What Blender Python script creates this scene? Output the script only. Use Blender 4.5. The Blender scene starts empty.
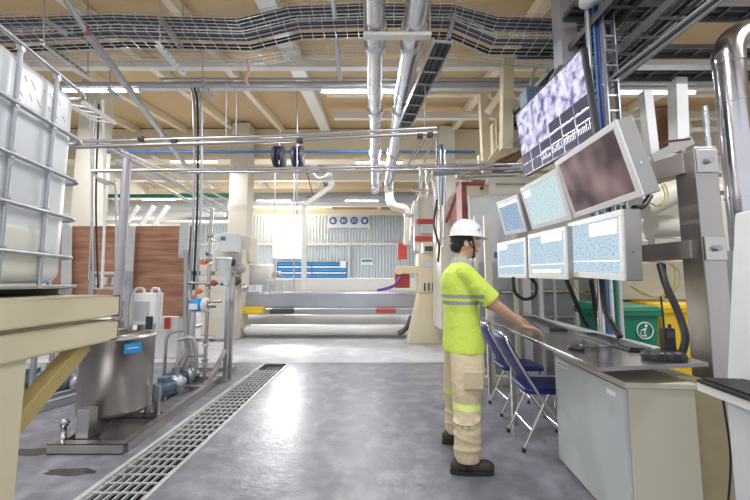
import bpy, bmesh, math, random
from mathutils import Vector, Matrix, Euler
random.seed(7)
PI = math.pi
SC = bpy.context.scene
COL = SC.collection
# ---------------------------------------------------------------- camera
FP = 350.0; T = math.atan(33/FP); ct, st = math.cos(T), math.sin(T); H = 1.3
cam = bpy.data.cameras.new('camera'); cam.sensor_width = 36; cam.lens = 36*FP/750; cam.clip_start = .05
co = bpy.data.objects.new('camera', cam); COL.objects.link(co)
co.location = (0, 0, H); co.rotation_euler = (PI/2+T, 0, 0); SC.camera = co
def ray(px, py):
    u = (px-375)/FP; v = (250-py)/FP
    return Vector((u, ct-v*st, st+v*ct))
def A(px, py, Y):            # point of the place seen at px,py at distance Y down the hall
    d = ray(px, py); return Vector((0, 0, H))+d*(Y/d.y)
def F(px, py, z=0.0):        # point of the place seen at px,py at height z
    d = ray(px, py); return Vector((0, 0, H))+d*((z-H)/d.z)
# ---------------------------------------------------------------- materials
MATS = {}
def mat(name, col, rough=.5, metal=0.0, var=.08, scale=8.0, bump=0.0, bscale=60.0, emit=None, es=0.0, alpha=1, trans=0, stretch=None, stain=None, stain_amt=.0, stain_scale=3.0, coat=0, rvar=0.0):
    m = bpy.data.materials.new(name); m.use_nodes = True; nt = m.node_tree; N = nt.nodes; L = nt.links
    b = N['Principled BSDF']
    b.inputs['Roughness'].default_value = rough; b.inputs['Metallic'].default_value = metal
    if coat: b.inputs['Coat Weight'].default_value = coat
    tc = N.new('ShaderNodeTexCoord'); mp = N.new('ShaderNodeMapping'); L.new(tc.outputs['Object'], mp.inputs[0])
    if stretch: mp.inputs['Scale'].default_value = stretch
    nz = N.new('ShaderNodeTexNoise'); nz.inputs['Scale'].default_value = scale; nz.inputs['Detail'].default_value = 5; L.new(mp.outputs[0], nz.inputs['Vector'])
    mx = N.new('ShaderNodeMix'); mx.data_type = 'RGBA'
    c = list(col)
    mx.inputs[6].default_value = [max(0, x*(1-var*1.6)) for x in c]+[1]; mx.inputs[7].default_value = [min(1, x*(1+var*1.2)) for x in c]+[1]
    L.new(nz.outputs['Fac'], mx.inputs[0]); out = mx.outputs[2]
    if stain:
        n2 = N.new('ShaderNodeTexNoise'); n2.inputs['Scale'].default_value = stain_scale; n2.inputs['Detail'].default_value = 7; L.new(mp.outputs[0], n2.inputs['Vector'])
        cr = N.new('ShaderNodeMapRange'); cr.inputs[1].default_value = .48; cr.inputs[2].default_value = .68; cr.inputs[4].default_value = stain_amt; L.new(n2.outputs['Fac'], cr.inputs[0])
        m2 = N.new('ShaderNodeMix'); m2.data_type = 'RGBA'; m2.inputs[7].default_value = list(stain)+[1]
        L.new(cr.outputs[0], m2.inputs[0]); L.new(out, m2.inputs[6]); out = m2.outputs[2]
    L.new(out, b.inputs['Base Color'])
    if rvar:
        mr = N.new('ShaderNodeMapRange'); mr.inputs[3].default_value = max(.02, rough-rvar); mr.inputs[4].default_value = rough+rvar; L.new(nz.outputs['Fac'], mr.inputs[0]); L.new(mr.outputs[0], b.inputs['Roughness'])
    if bump:
        nb = N.new('ShaderNodeTexNoise'); nb.inputs['Scale'].default_value = bscale; nb.inputs['Detail'].default_value = 3; L.new(mp.outputs[0], nb.inputs['Vector'])
        bp = N.new('ShaderNodeBump'); bp.inputs['Strength'].default_value = bump; bp.inputs['Distance'].default_value = .01; L.new(nb.outputs['Fac'], bp.inputs['Height']); L.new(bp.outputs[0], b.inputs['Normal'])
    if emit: b.inputs['Emission Color'].default_value = list(emit)+[1]; b.inputs['Emission Strength'].default_value = es
    if trans: b.inputs['Transmission Weight'].default_value = trans
    if alpha < 1: b.inputs['Alpha'].default_value = alpha
    MATS[name] = m; return m
mat('ceiling_paint', (.62,.45,.25), .8, var=.06, scale=.8)
mat('beam_paint', (.82,.72,.54), .55, var=.05, scale=1.5)
mat('beam_white', (.83,.81,.75), .55, var=.04, scale=2)
mat('cream', (.76,.67,.48), .45, var=.05, scale=3, stain=(.5,.4,.25), stain_amt=.12, stain_scale=4)
mat('cream_pale', (.70,.66,.57), .45, var=.05, scale=3, stain=(.5,.45,.38), stain_amt=.15)
mat('brace_yellow_shaded', (.47,.36,.15), .5, var=.08, scale=5)  # cream-yellow brace, darkened to put its shade into the colour
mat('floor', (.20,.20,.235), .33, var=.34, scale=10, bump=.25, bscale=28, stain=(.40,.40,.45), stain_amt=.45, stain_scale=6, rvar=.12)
mat('floor_glare', (.50,.50,.54), .42, var=.2, scale=6, bump=.15, bscale=25, stain=(.74,.74,.78), stain_amt=.6, stain_scale=2.2, rvar=.08)  # far floor: wet glare put into the pale colour
mat('kerb', (.5,.5,.52), .6, var=.15, scale=9, bump=.2)
mat('wet', (.055,.05,.05), .25, var=.3)
mat('grate_steel', (.62,.62,.63), .45, .3, var=.15, scale=12)
mat('tray_dark', (.17,.17,.18), .45, .5, var=.1)
mat('pit', (.035,.032,.03), .6, var=.3)
mat('steel', (.56,.54,.53), .3, 1, var=.1, scale=4, stretch=(1,1,.15), rvar=.08)
mat('steel_brushed', (.47,.44,.43), .38, 1, var=.16, scale=7, stretch=(1,1,.12), rvar=.1)
mat('steel_tank', (.50,.47,.45), .36, .9, var=.16, scale=9, stretch=(1,1,.08), stain=(.34,.30,.27), stain_amt=.3, rvar=.1)
mat('galv', (.50,.52,.56), .42, .85, var=.15, scale=14)
mat('pipe_bright', (.66,.67,.70), .28, .9, var=.1, scale=5, rvar=.08)
mat('pipe_grey', (.42,.43,.46), .45, .5, var=.12, scale=5)
mat('duct', (.60,.59,.63), .2, 1, var=.1, scale=3, bump=.1, bscale=6)
mat('wire', (.62,.63,.64), .35, .7)
mat('dark_metal', (.10,.10,.11), .5, .6)
mat('cable_black', (.015,.015,.018), .45)
mat('cable_grey', (.11,.11,.12), .5)
mat('cable_yellow', (.58,.47,.08), .5)
mat('rubber', (.02,.02,.022), .7)
mat('black_plastic', (.018,.018,.02), .4)
mat('white_plastic', (.80,.80,.80), .4, var=.03)
mat('white_paint', (.83,.83,.82), .45, var=.04)
mat('grey_paint', (.46,.48,.50), .5, var=.06)
mat('lightgrey', (.63,.65,.66), .5, var=.06)
mat('monitor_frame', (.74,.73,.72), .4, var=.03)
mat('monitor_side', (.40,.38,.37), .4, .6, var=.06)
mat('tote_hdpe', (.80,.83,.86), .35, var=.03, trans=0)
mat('tote_liquid', (.76,.76,.68), .4, var=.03)
mat('blue_paint', (.03,.16,.42), .4)
mat('blue_pipe', (.05,.17,.40), .4)
mat('blue_dark', (.02,.035,.16), .45, var=.1)
mat('blue_label', (.03,.36,.80), .5, var=.03)
mat('motor_blue', (.10,.17,.25), .45, .2, var=.15, stain=(.3,.3,.3), stain_amt=.4, stain_scale=20)
mat('red', (.55,.07,.05), .4)
mat('red_dark', (.32,.07,.07), .5)
mat('orange', (.85,.20,.03), .45)
mat('yellow', (.85,.55,.02), .4)
mat('green', (.0,.19,.10), .4)
mat('green_sign', (.02,.35,.16), .5)
mat('purple', (.12,.06,.35), .4)
mat('chair_blue', (.012,.025,.19), .42, var=.1, bump=.1, bscale=200)
mat('chrome', (.72,.72,.73), .12, 1, var=.03)
mat('cab_front', (.52,.56,.57), .42, var=.04, scale=2)
mat('cab_end', (.60,.56,.44), .45, var=.05, scale=2)
mat('cab_olive', (.40,.33,.19), .5, var=.1)
mat('desk_top', (.36,.33,.33), .22, .85, var=.12, scale=5, rvar=.06)
mat('sign_white', (.85,.86,.88), .5, var=.02)
mat('corr', (.60,.67,.72), .5, var=.04, scale=1)
mat('wall_plain', (.70,.66,.57), .7, var=.05, scale=1)
mat('roll_white', (.80,.79,.76), .35, var=.05, scale=2)
mat('beam_grey', (.46,.49,.54), .35, .4, var=.1, scale=2)
mat('lavender_paint', (.40,.39,.43), .45, .2, var=.08)
mat('near_black', (.06,.055,.05), .7)  # near-black matte for the block in the drain
mat('brown_board', (.22,.10,.05), .6)
mat('skin', (.66,.40,.27), .5, var=.05, scale=20)
mat('hair', (.012,.01,.01), .5, bump=.4, bscale=300)
mat('lip', (.45,.18,.15), .5)
mat('helmet', (.86,.86,.86), .25, var=.01)
mat('shoe', (.05,.04,.035), .55, var=.2, scale=20)
mat('sole', (.03,.026,.024), .7)
mat('collar', (.42,.44,.45), .7, var=.08)
mat('pink', (.72,.42,.40), .6)
mat('bucket', (.80,.82,.84), .4)
def emis(name, col, s):
    m = bpy.data.materials.new(name); m.use_nodes = True; N = m.node_tree.nodes
    b = N['Principled BSDF']; b.inputs['Base Color'].default_value = list(col)+[1]; b.inputs['Emission Color'].default_value = list(col)+[1]; b.inputs['Emission Strength'].default_value = s
    MATS[name] = m; return m
emis('tube_light', (.93,.97,1), 9)
emis('window_glow', (.94,.97,1), 6)
def plywood():
    m = mat('plywood', (.42,.20,.11), .55, var=0); nt = m.node_tree; N = nt.nodes; L = nt.links; b = N['Principled BSDF']
    tc = N.new('ShaderNodeTexCoord'); mp = N.new('ShaderNodeMapping'); mp.inputs['Scale'].default_value = (.8, .8, 9); L.new(tc.outputs['Object'], mp.inputs[0])
    nz = N.new('ShaderNodeTexNoise'); nz.inputs['Scale'].default_value = 1.6; nz.inputs['Detail'].default_value = 8; nz.inputs['Distortion'].default_value = .6; L.new(mp.outputs[0], nz.inputs['Vector'])
    cr = N.new('ShaderNodeValToRGB'); e = cr.color_ramp.elements; e[0].position = .3; e[0].color = (.33,.14,.085,1); e[1].position = .72; e[1].color = (.60,.33,.21,1)
    L.new(nz.outputs['Fac'], cr.inputs[0]); L.new(cr.outputs[0], b.inputs['Base Color'])
plywood()
def screen_mat(name, base, ink, rows, bright, es=1.0):
    # a lit screen: pale page with rows of tiny marks
    m = bpy.data.materials.new(name); m.use_nodes = True; nt = m.node_tree; N = nt.nodes; L = nt.links; b = N['Principled BSDF']
    b.inputs['Roughness'].default_value = .15; b.inputs['Specular IOR Level'].default_value = .06
    tc = N.new('ShaderNodeTexCoord'); mp = N.new('ShaderNodeMapping'); mp.inputs['Scale'].default_value = (1, 10, rows*.8); L.new(tc.outputs['Object'], mp.inputs[0])
    nz = N.new('ShaderNodeTexNoise'); nz.inputs['Scale'].default_value = 3.0; nz.inputs['Detail'].default_value = 4; L.new(mp.outputs[0], nz.inputs['Vector'])
    cr = N.new('ShaderNodeValToRGB'); e = cr.color_ramp.elements; e[0].position = .36; e[0].color = list(ink)+[1]; e[1].position = .50; e[1].color = list(base)+[1]
    L.new(nz.outputs['Fac'], cr.inputs[0])
    mx = N.new('ShaderNodeMix'); mx.data_type = 'RGBA'; mx.inputs[0].default_value = bright; mx.inputs[7].default_value = list(base)+[1]; L.new(cr.outputs[0], mx.inputs[6])
    b.inputs['Base Color'].default_value = (.02,.02,.02,1); L.new(mx.outputs[2], b.inputs['Emission Color']); b.inputs['Emission Strength'].default_value = es
    E_ = N.new('ShaderNodeEmission'); E_.inputs['Strength'].default_value = es; L.new(mx.outputs[2], E_.inputs['Color']); L.new(E_.outputs[0], N['Material Output'].inputs['Surface'])
    MATS[name] = m
screen_mat('screen_table', (.56,.70,.80), (.18,.28,.42), 40, .4, .95)
screen_mat('screen_pale', (.62,.76,.80), (.36,.50,.58), 25, .45, .95)
screen_mat('screen_blue', (.42,.56,.74), (.12,.22,.46), 40, .3, .85)
emis('screen_white', (.95,.97,1), 1.1); emis('screen_yellow', (.85,.74,.45), .8); emis('screen_line', (.75,.82,.88), .9)
emis('screen_dark', (.020,.016,.045), .6)
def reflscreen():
    m = mat('screen_painted_refl', (.05,.03,.035), .1, var=.3, scale=4); nt = m.node_tree; N = nt.nodes; L = nt.links; b = N['Principled BSDF']
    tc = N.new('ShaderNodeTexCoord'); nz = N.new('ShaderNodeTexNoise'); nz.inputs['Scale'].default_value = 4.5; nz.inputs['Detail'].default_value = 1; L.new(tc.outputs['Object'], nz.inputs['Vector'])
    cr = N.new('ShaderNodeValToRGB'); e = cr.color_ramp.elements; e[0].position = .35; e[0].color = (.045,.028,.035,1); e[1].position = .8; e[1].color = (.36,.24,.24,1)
    L.new(nz.outputs['Fac'], cr.inputs[0]); L.new(cr.outputs[0], b.inputs['Emission Color']); b.inputs['Emission Strength'].default_value = .75  # mottled glow imitates room reflections on the dark glass
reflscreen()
def cctv():
    m = bpy.data.materials.new('screen_cctv'); m.use_nodes = True; nt = m.node_tree; N = nt.nodes; L = nt.links; b = N['Principled BSDF']
    b.inputs['Roughness'].default_value = .15; b.inputs['Specular IOR Level'].default_value = .3; b.inputs['Base Color'].default_value = (.02,.02,.03,1)
    tc = N.new('ShaderNodeTexCoord'); nz = N.new('ShaderNodeTexNoise'); nz.inputs['Scale'].default_value = 11; nz.inputs['Detail'].default_value = 7; nz.inputs['Distortion'].default_value = .3; L.new(tc.outputs['Object'], nz.inputs['Vector'])
    cr = N.new('ShaderNodeValToRGB'); e = cr.color_ramp.elements; e[0].position = .36; e[0].color = (.13,.14,.30,1); e[1].position = .60; e[1].color = (.86,.84,.98,1)
    k = cr.color_ramp.elements.new(.47); k.color = (.52,.50,.72,1)
    L.new(nz.outputs['Fac'], cr.inputs[0]); L.new(cr.outputs[0], b.inputs['Emission Color']); b.inputs['Emission Strength'].default_value = .95
    MATS['screen_cctv'] = m
cctv()
def banded(name, base, bands, var=.06, xmax=None):
    # cloth with sewn-on reflective bands at given heights (object space z)
    m = bpy.data.materials.new(name); m.use_nodes = True; nt = m.node_tree; N = nt.nodes; L = nt.links; b = N['Principled BSDF']; b.inputs['Roughness'].default_value = .75
    tc = N.new('ShaderNodeTexCoord'); sp = N.new('ShaderNodeSeparateXYZ'); L.new(tc.outputs['Object'], sp.inputs[0])
    nz = N.new('ShaderNodeTexNoise'); nz.inputs['Scale'].default_value = 7; nz.inputs['Detail'].default_value = 5; L.new(tc.outputs['Object'], nz.inputs['Vector'])
    mx = N.new('ShaderNodeMix'); mx.data_type = 'RGBA'; mx.inputs[6].default_value = [x*(1-var) for x in base]+[1]; mx.inputs[7].default_value = [min(1, x*(1+var)) for x in base]+[1]; L.new(nz.outputs['Fac'], mx.inputs[0]); out = mx.outputs[2]
    for (z0, z1, col) in bands:
        c = N.new('ShaderNodeMath'); c.operation = 'COMPARE'; c.inputs[1].default_value = (z0+z1)/2; c.inputs[2].default_value = (z1-z0)/2; L.new(sp.outputs['Z'], c.inputs[0])
        if xmax is not None:
            g = N.new('ShaderNodeMath'); g.operation = 'LESS_THAN'; g.inputs[1].default_value = xmax; L.new(sp.outputs['X'], g.inputs[0]); g2 = N.new('ShaderNodeMath'); g2.operation = 'MULTIPLY'; L.new(c.outputs[0], g2.inputs[0]); L.new(g.outputs[0], g2.inputs[1]); c = g2
        m2 = N.new('ShaderNodeMix'); m2.data_type = 'RGBA'; m2.inputs[7].default_value = list(col)+[1]; L.new(c.outputs[0], m2.inputs[0]); L.new(out, m2.inputs[6]); out = m2.outputs[2]
    L.new(out, b.inputs['Base Color'])
    n3 = N.new('ShaderNodeTexNoise'); n3.inputs['Scale'].default_value = 9; n3.inputs['Detail'].default_value = 3; n3.inputs['Distortion'].default_value = 1.2; L.new(tc.outputs['Object'], n3.inputs['Vector'])
    bp = N.new('ShaderNodeBump'); bp.inputs['Strength'].default_value = .5; bp.inputs['Distance'].default_value = .03; L.new(n3.outputs['Fac'], bp.inputs['Height']); L.new(bp.outputs[0], b.inputs['Normal'])
    MATS[name] = m
# ---------------------------------------------------------------- mesh builder
class MB:
    def __init__(s): s.v = []; s.f = []; s.sm = []
    def add(s, vs, fs, smooth=False):
        n = len(s.v); s.v += [Vector(v) for v in vs]; s.f += [[n+i for i in f] for f in fs]; s.sm += [smooth]*len(fs); return s
    def box(s, a, b, bev=0):
        x0, y0, z0 = [min(a[i], b[i]) for i in range(3)]; x1, y1, z1 = [max(a[i], b[i]) for i in range(3)]
        vs = [(x0,y0,z0),(x1,y0,z0),(x1,y1,z0),(x0,y1,z0),(x0,y0,z1),(x1,y0,z1),(x1,y1,z1),(x0,y1,z1)]
        return s.add(vs, [(0,3,2,1),(4,5,6,7),(0,1,5,4),(1,2,6,5),(2,3,7,6),(3,0,4,7)])
    def prism(s, poly, z0, z1):          # plan polygon extruded up
        n = len(poly); vs = [(p[0],p[1],z0) for p in poly]+[(p[0],p[1],z1) for p in poly]
        return s.add(vs, [tuple(range(n))[::-1], tuple(range(n,2*n))]+[(i,(i+1)%n,n+(i+1)%n,n+i) for i in range(n)])
    def extr(s, poly, off):              # any planar 3d polygon extruded by a vector
        n = len(poly); off = Vector(off); vs = [Vector(p) for p in poly]+[Vector(p)+off for p in poly]
        return s.add(vs, [tuple(range(n))[::-1], tuple(range(n,2*n))]+[(i,(i+1)%n,n+(i+1)%n,n+i) for i in range(n)])
    def bar(s, p, q, w, h, up=(0,0,1)):
        p, q = Vector(p), Vector(q); d = (q-p).normalized(); u = Vector(up)
        if abs(d.dot(u)) > .98: u = Vector((0,1,0))
        sd = d.cross(u).normalized(); u = sd.cross(d).normalized()
        r = [sd*(-w/2)+u*(-h/2), sd*(w/2)+u*(-h/2), sd*(w/2)+u*(h/2), sd*(-w/2)+u*(h/2)]
        vs = [p+k for k in r]+[q+k for k in r]
        return s.add(vs, [(0,1,2,3)[::-1],(4,5,6,7),(0,1,5,4),(1,2,6,5),(2,3,7,6),(3,0,4,7)])
    def channel(s, p, q, w, h, t=.008, up=(0,0,1)):   # C section, opening sideways
        p, q = Vector(p), Vector(q); d = (q-p).normalized(); u = Vector(up); sd = d.cross(u).normalized(); u = sd.cross(d).normalized()
        s.bar(p+sd*(w/2-t/2), q+sd*(w/2-t/2), t, h, up); s.bar(p+u*(h/2-t/2), q+u*(h/2-t/2), w, t, up); s.bar(p-u*(h/2-t/2), q-u*(h/2-t/2), w, t, up); return s
    def tube(s, pts, r, n=10, caps=True, rr=None, closed=False):
        pts = [Vector(p) for p in pts]; m = len(pts); rings = []
        d0 = (pts[1]-pts[0]).normalized(); a = Vector((0,0,1)) if abs(d0.z) < .9 else Vector((1,0,0)); nrm = (a-d0*a.dot(d0)).normalized()
        for i, p in enumerate(pts):
            if closed: d = (pts[(i+1) % m]-pts[i-1]).normalized()
            else:
                d = (pts[i+1]-p) if i == 0 else ((p-pts[i-1]) if i == m-1 else (pts[i+1]-p).normalized()+(p-pts[i-1]).normalized())
                d = d.normalized()
            nrm = (nrm-d*nrm.dot(d)).normalized(); bn = d.cross(nrm); k = rr[i] if rr else r
            rings.append([p+(nrm*math.cos(2*PI*j/n)+bn*math.sin(2*PI*j/n))*k for j in range(n)])
        vs = [v for R in rings for v in R]; fs = []
        for i in range(m if closed else m-1):
            i2 = (i+1) % m
            fs += [(i*n+j, i*n+(j+1)%n, i2*n+(j+1)%n, i2*n+j) for j in range(n)]
        s.add(vs, fs, True)
        if caps and not closed: s.add(rings[0], [tuple(range(n))[::-1]]); s.add(rings[-1], [tuple(range(n))])
        return s
    def lathe(s, prof, c=(0,0,0), axis='z', n=24, caps=True):
        vs = []; c = Vector(c)
        for (r, h) in prof:
            for j in range(n):
                a = 2*PI*j/n; x, y = r*math.cos(a), r*math.sin(a)
                vs.append(c+Vector({'z':(x,y,h),'x':(h,x,y),'y':(y,h,x)}[axis]))
        m = len(prof); fs = [(i*n+j, i*n+(j+1)%n, (i+1)*n+(j+1)%n, (i+1)*n+j) for i in range(m-1) for j in range(n)]
        s.add(vs, fs, True)
        if caps: s.add(vs[:n], [tuple(range(n))[::-1]]); s.add(vs[-n:], [tuple(range(n))])
        return s
    def ball(s, c, rx, ry=None, rz=None, n=14, m=9, rot=None):
        ry = ry or rx; rz = rz or rx; c = Vector(c); vs = []; R = rot or Matrix.Identity(3)
        for i in range(m+1):
            th = PI*i/m
            for j in range(n): vs.append(c+R@Vector((rx*math.sin(th)*math.cos(2*PI*j/n), ry*math.sin(th)*math.sin(2*PI*j/n), rz*math.cos(th))))
        return s.add(vs, [(i*n+j, (i+1)*n+j, (i+1)*n+(j+1)%n, i*n+(j+1)%n) for i in range(m) for j in range(n)], True)
    def cap(s, p, q, r1, r2, n=12):       # tapered capsule
        s.tube([p, q], r1, n, True, [r1, r2]); s.ball(p, r1, n=n, m=8); s.ball(q, r2, n=n, m=8); return s
    def build(s, name, m, parent=None, loc=None, bev=0, bseg=2):
        me = bpy.data.meshes.new(name)
        if parent is not None: off = Vector(parent.get('_o', (0,0,0)))
        elif loc is not None: off = Vector(loc)
        else:
            off = Vector((0,0,0))
            if s.v:
                xs = [v.x for v in s.v]; ys = [v.y for v in s.v]; zs = [v.z for v in s.v]; off = Vector(((min(xs)+max(xs))/2, (min(ys)+max(ys))/2, min(zs)))
        me.from_pydata([tuple(v-off) for v in s.v], [], s.f); me.polygons.foreach_set('use_smooth', s.sm)
        me.materials.append(MATS[m] if isinstance(m, str) else m)
        bm = bmesh.new(); bm.from_mesh(me); bmesh.ops.recalc_face_normals(bm, faces=bm.faces); bm.to_mesh(me); bm.free(); me.update()
        o = bpy.data.objects.new(name, me); COL.objects.link(o)
        if parent is not None: o.parent = parent; o['_o'] = tuple(off)
        else: o.location = off; o['_o'] = tuple(off)
        if bev:
            md = o.modifiers.new('bevel', 'BEVEL'); md.width = bev; md.segments = bseg; md.limit_method = 'ANGLE'; md.angle_limit = .6
        return o
def E(name, label, cat, loc=(0,0,0), group=None):
    o = bpy.data.objects.new(name, None); o.empty_display_size = .1; COL.objects.link(o); o.location = loc; o['_o'] = tuple(loc)
    return tag(o, label, cat, group)
def tag(o, label, cat, group=None, kind=None):
    o['label'] = label; o['category'] = cat
    if group: o['group'] = group
    if kind: o['kind'] = kind
    return o
def S(o): o['kind'] = 'structure'; return o
def copy_tree(o, parent=None):
    c = o.copy(); COL.objects.link(c)
    if parent: c.parent = parent
    for ch in list(o.children): copy_tree(ch, c)
    return c
def curve(pts, n=10):                    # Catmull-Rom through the points
    P = [Vector(p) for p in pts]; P = [P[0]*2-P[1]]+P+[P[-1]*2-P[-2]]; out = []
    for i in range(1, len(P)-2):
        for k in range(n):
            t = k/n; a, b, c, d = P[i-1:i+3]
            out.append(.5*((2*b)+(c-a)*t+(2*a-5*b+4*c-d)*t*t+(3*b-a-3*c+d)*t**3))
    return out+[P[-2]]
def pipe(label, pts, r, m='pipe_bright', name='pipe', cat='pipe', group=None, n=10, smooth=False, couplings=0):
    if smooth: pts = curve(pts, 8)
    root = None
    if couplings:
        root = E(name, label, cat, pts[0], group); MB().tube(pts, r, n).build('pipe_run', m, root)
        p, q = Vector(pts[0]), Vector(pts[-1])
        for k in range(couplings):
            t = (k+.5)/couplings; c = p.lerp(q, t); d = (q-p).normalized()
            MB().tube([c-d*r*.9, c+d*r*.9], r*1.35, n).build('coupling', m, root)
        return root
    return tag(MB().tube(pts, r, n).build(name, m), label, cat, group)
# ================================================================= THE HALL
XL, XR, YB, YF = -9.5, 9.0, 18.0, -1.0
DX0, DX1, DY0, DY1 = -1.77, -1.415, .8, 5.45       # drain trench
fl = MB()
for (x0, y0, x1, y1) in ((XL,YF,DX0,5.9),(DX1,YF,XR,5.9),(DX0,YF,DX1,DY0),(DX0,5.8,DX1,5.9)):
    fl.box((x0,y0,-.12),(x1,y1,0))
S(fl.build('floor', 'floor'))
S(MB().box((XL,5.9,-.12),(XR,YB,0)).build('floor_far_bay', 'floor_glare')).name = 'floor'
pt = MB(); pt.box((DX0,DY0,-.40),(DX1,5.8,-.36)); pt.box((DX0-.02,DY0,-.4),(DX0,5.8,-.12)); pt.box((DX1,DY0,-.4),(DX1+.02,5.8,-.12)); pt.box((DX0,5.8,-.4),(DX1,5.82,-.12))
S(pt.build('trench', 'pit')).name = 'trim_1'
kb = MB().box((DX0-.045,DY0,0),(DX0-.01,5.8,.004)); kb.box((DX1+.01,DY0,0),(DX1+.035,5.8,.004)); S(kb.build('trim_2', 'kerb'))
def roof(Y): return 4.55+.13*Y if Y < 10 else 5.85-.105*(Y-10)
rf = MB()
rf.add([(XL,YF,roof(YF)),(XR,YF,roof(YF)),(XR,10,roof(10)),(XL,10,roof(10))], [(0,1,2,3)]); rf.add([(XL,10,5.85),(XR,10,5.85),(XR,YB,roof(YB)),(XL,YB,roof(YB))], [(0,1,2,3)])
rf.add([(XL,YF,roof(YF)+.1),(XR,YF,roof(YF)+.1),(XR,10,5.95),(XL,10,5.95)], [(3,2,1,0)]); rf.add([(XL,10,5.95),(XR,10,5.95),(XR,YB,roof(YB)+.1),(XL,YB,roof(YB)+.1)], [(3,2,1,0)])
S(rf.build('ceiling', 'ceiling_paint'))
k = 3
def trim(mb, m):
    global k; o = S(mb.build('trim_%d' % k, m)); k += 1; return o
for X, w, m in ((-6.9,.14,'beam_paint'),(-5.5,.14,'beam_paint'),(-4.05,.14,'beam_paint'),(-2.7,.12,'beam_paint'),(-1.42,.26,'beam_white'),(2.25,.16,'beam_paint'),(4.2,.22,'beam_white'),(6.2,.16,'beam_paint')):
    b = MB(); b.bar((X,1.5,roof(1.5)-.09),(X,9.8,roof(9.8)-.09), w, .16); trim(b, m)
for X in (-7,-4.6,-2.2,.2,2.6,5,7.4):
    b = MB(); b.bar((X,10,roof(10)-.08),(X,17.9,roof(17.9)-.08), .2, .16); trim(b, 'beam_white')
for Y, h, X0, m in ((5.75,.12,XL,'beam_white'),(6.9,.12,-1.0,'beam_paint'),(8.2,.16,-1.0,'beam_white')):
    b = MB(); b.box((X0,Y-.06,roof(Y)-.18-h),(XR,Y+.06,roof(Y)-.17)); trim(b, m)
b = MB(); b.box((XL,9.9,4.95),(XR,10.15,5.8)); trim(b, 'beam_paint')          # deep girder
b = MB(); b.box((XL,9.8,4.85),(XR,10.25,4.95)); trim(b, 'beam_paint')
for i, Y in enumerate((11.4,12.9,14.4,15.9,17.2)):
    b = MB(); b.box((XL,Y-.1,roof(Y)-.42),(XR,Y+.1,roof(Y)-.16)); trim(b, 'beam_white' if i%2 else 'beam_paint')
# lamp trunking beams
b = MB(); b.box((XL,5.52,4.52),(XR,5.62,4.60)); trim(b, 'lightgrey')
# side walls
S(MB().box((XL-.15,YF,0),(XL,YB,6.3)).build('wall_left', 'wall_plain'))
S(MB().box((XR,YF,0),(XR+.15,YB,6.3)).build('wall_right', 'wall_plain'))
# corrugated back wall with window opening
w0, w1 = A(275,210,YB), A(305,258,YB)
def corrugated(x0, x1, z0, z1, pitch=.16, d=.05):
    mb = MB(); xs = []; x = x0; j = 0
    prof = (0, .35, .5, .85)
    while x < x1-1e-6:
        for q, t in enumerate(prof):
            xx = x+t*pitch
            if xx < x1: xs.append((xx, YB-(d if q in (1,2) else 0)))
        x += pitch
    xs.append((x1, YB))
    vs = [(a,b,z0) for a,b in xs]+[(a,b,z1) for a,b in xs]; n = len(xs)
    mb.add(vs, [(i,i+1,n+i+1,n+i) for i in range(n-1)]); return mb
cw = MB()
for (x0,x1,z0,z1) in ((XL,w0.x,0,5.2),(w1.x,XR,0,5.2),(w0.x,w1.x,0,w1.z),(w0.x,w1.x,w0.z,5.2)):
    c = corrugated(x0,x1,z0,z1); cw.add(c.v, c.f)
cw.box((XL,YB+.02,0),(w0.x,YB+.1,5.4)); cw.box((w1.x,YB+.02,0),(XR,YB+.1,5.4)); cw.box((w0.x,YB+.02,0),(w1.x,YB+.1,w1.z)); cw.box((w0.x,YB+.02,w0.z),(w1.x,YB+.1,5.4))
S(cw.build('wall_back', 'corr'))
wn = S(MB().box((w0.x,YB+.03,w1.z),(w1.x,YB+.05,w0.z)).build('window_1', 'window_glow'))
fr = MB()
for (a,c_) in (((w0.x-.06,YB-.1,w1.z-.06),(w0.x,YB+.06,w0.z+.06)),((w1.x,YB-.1,w1.z-.06),(w1.x+.06,YB+.06,w0.z+.06)),((w0.x,YB-.1,w0.z),(w1.x,YB+.06,w0.z+.06)),((w0.x,YB-.1,w1.z-.06),(w1.x,YB+.06,w1.z))): fr.box(a,c_)
zz = A(290,244,YB).z; fr.box((w0.x,YB-.08,zz-.04),(w1.x,YB+.02,zz+.04)); fr.build('window_frame', 'lightgrey', wn)
gz = A(350,244,YB-.15).z
b = MB(); b.box((XL,YB-.16,gz-.07),(w0.x-.06,YB-.06,gz+.07)); b.box((w1.x+.06,YB-.16,gz-.07),(XR,YB-.06,gz+.07)); trim(b, 'beam_white')
for px in (252,349):
    x = A(px,250,YB-.2).x; b = MB(); b.box((x-.07,YB-.3,0),(x+.07,YB-.16,gz)); trim(b, 'lightgrey')
# duct along the back wall top
pipe('long grey duct running under the roof along the back wall', [A(180,198,13.6), A(415,197,13.6)], .2, 'pipe_grey', 'air_duct', 'duct', n=16)
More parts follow.
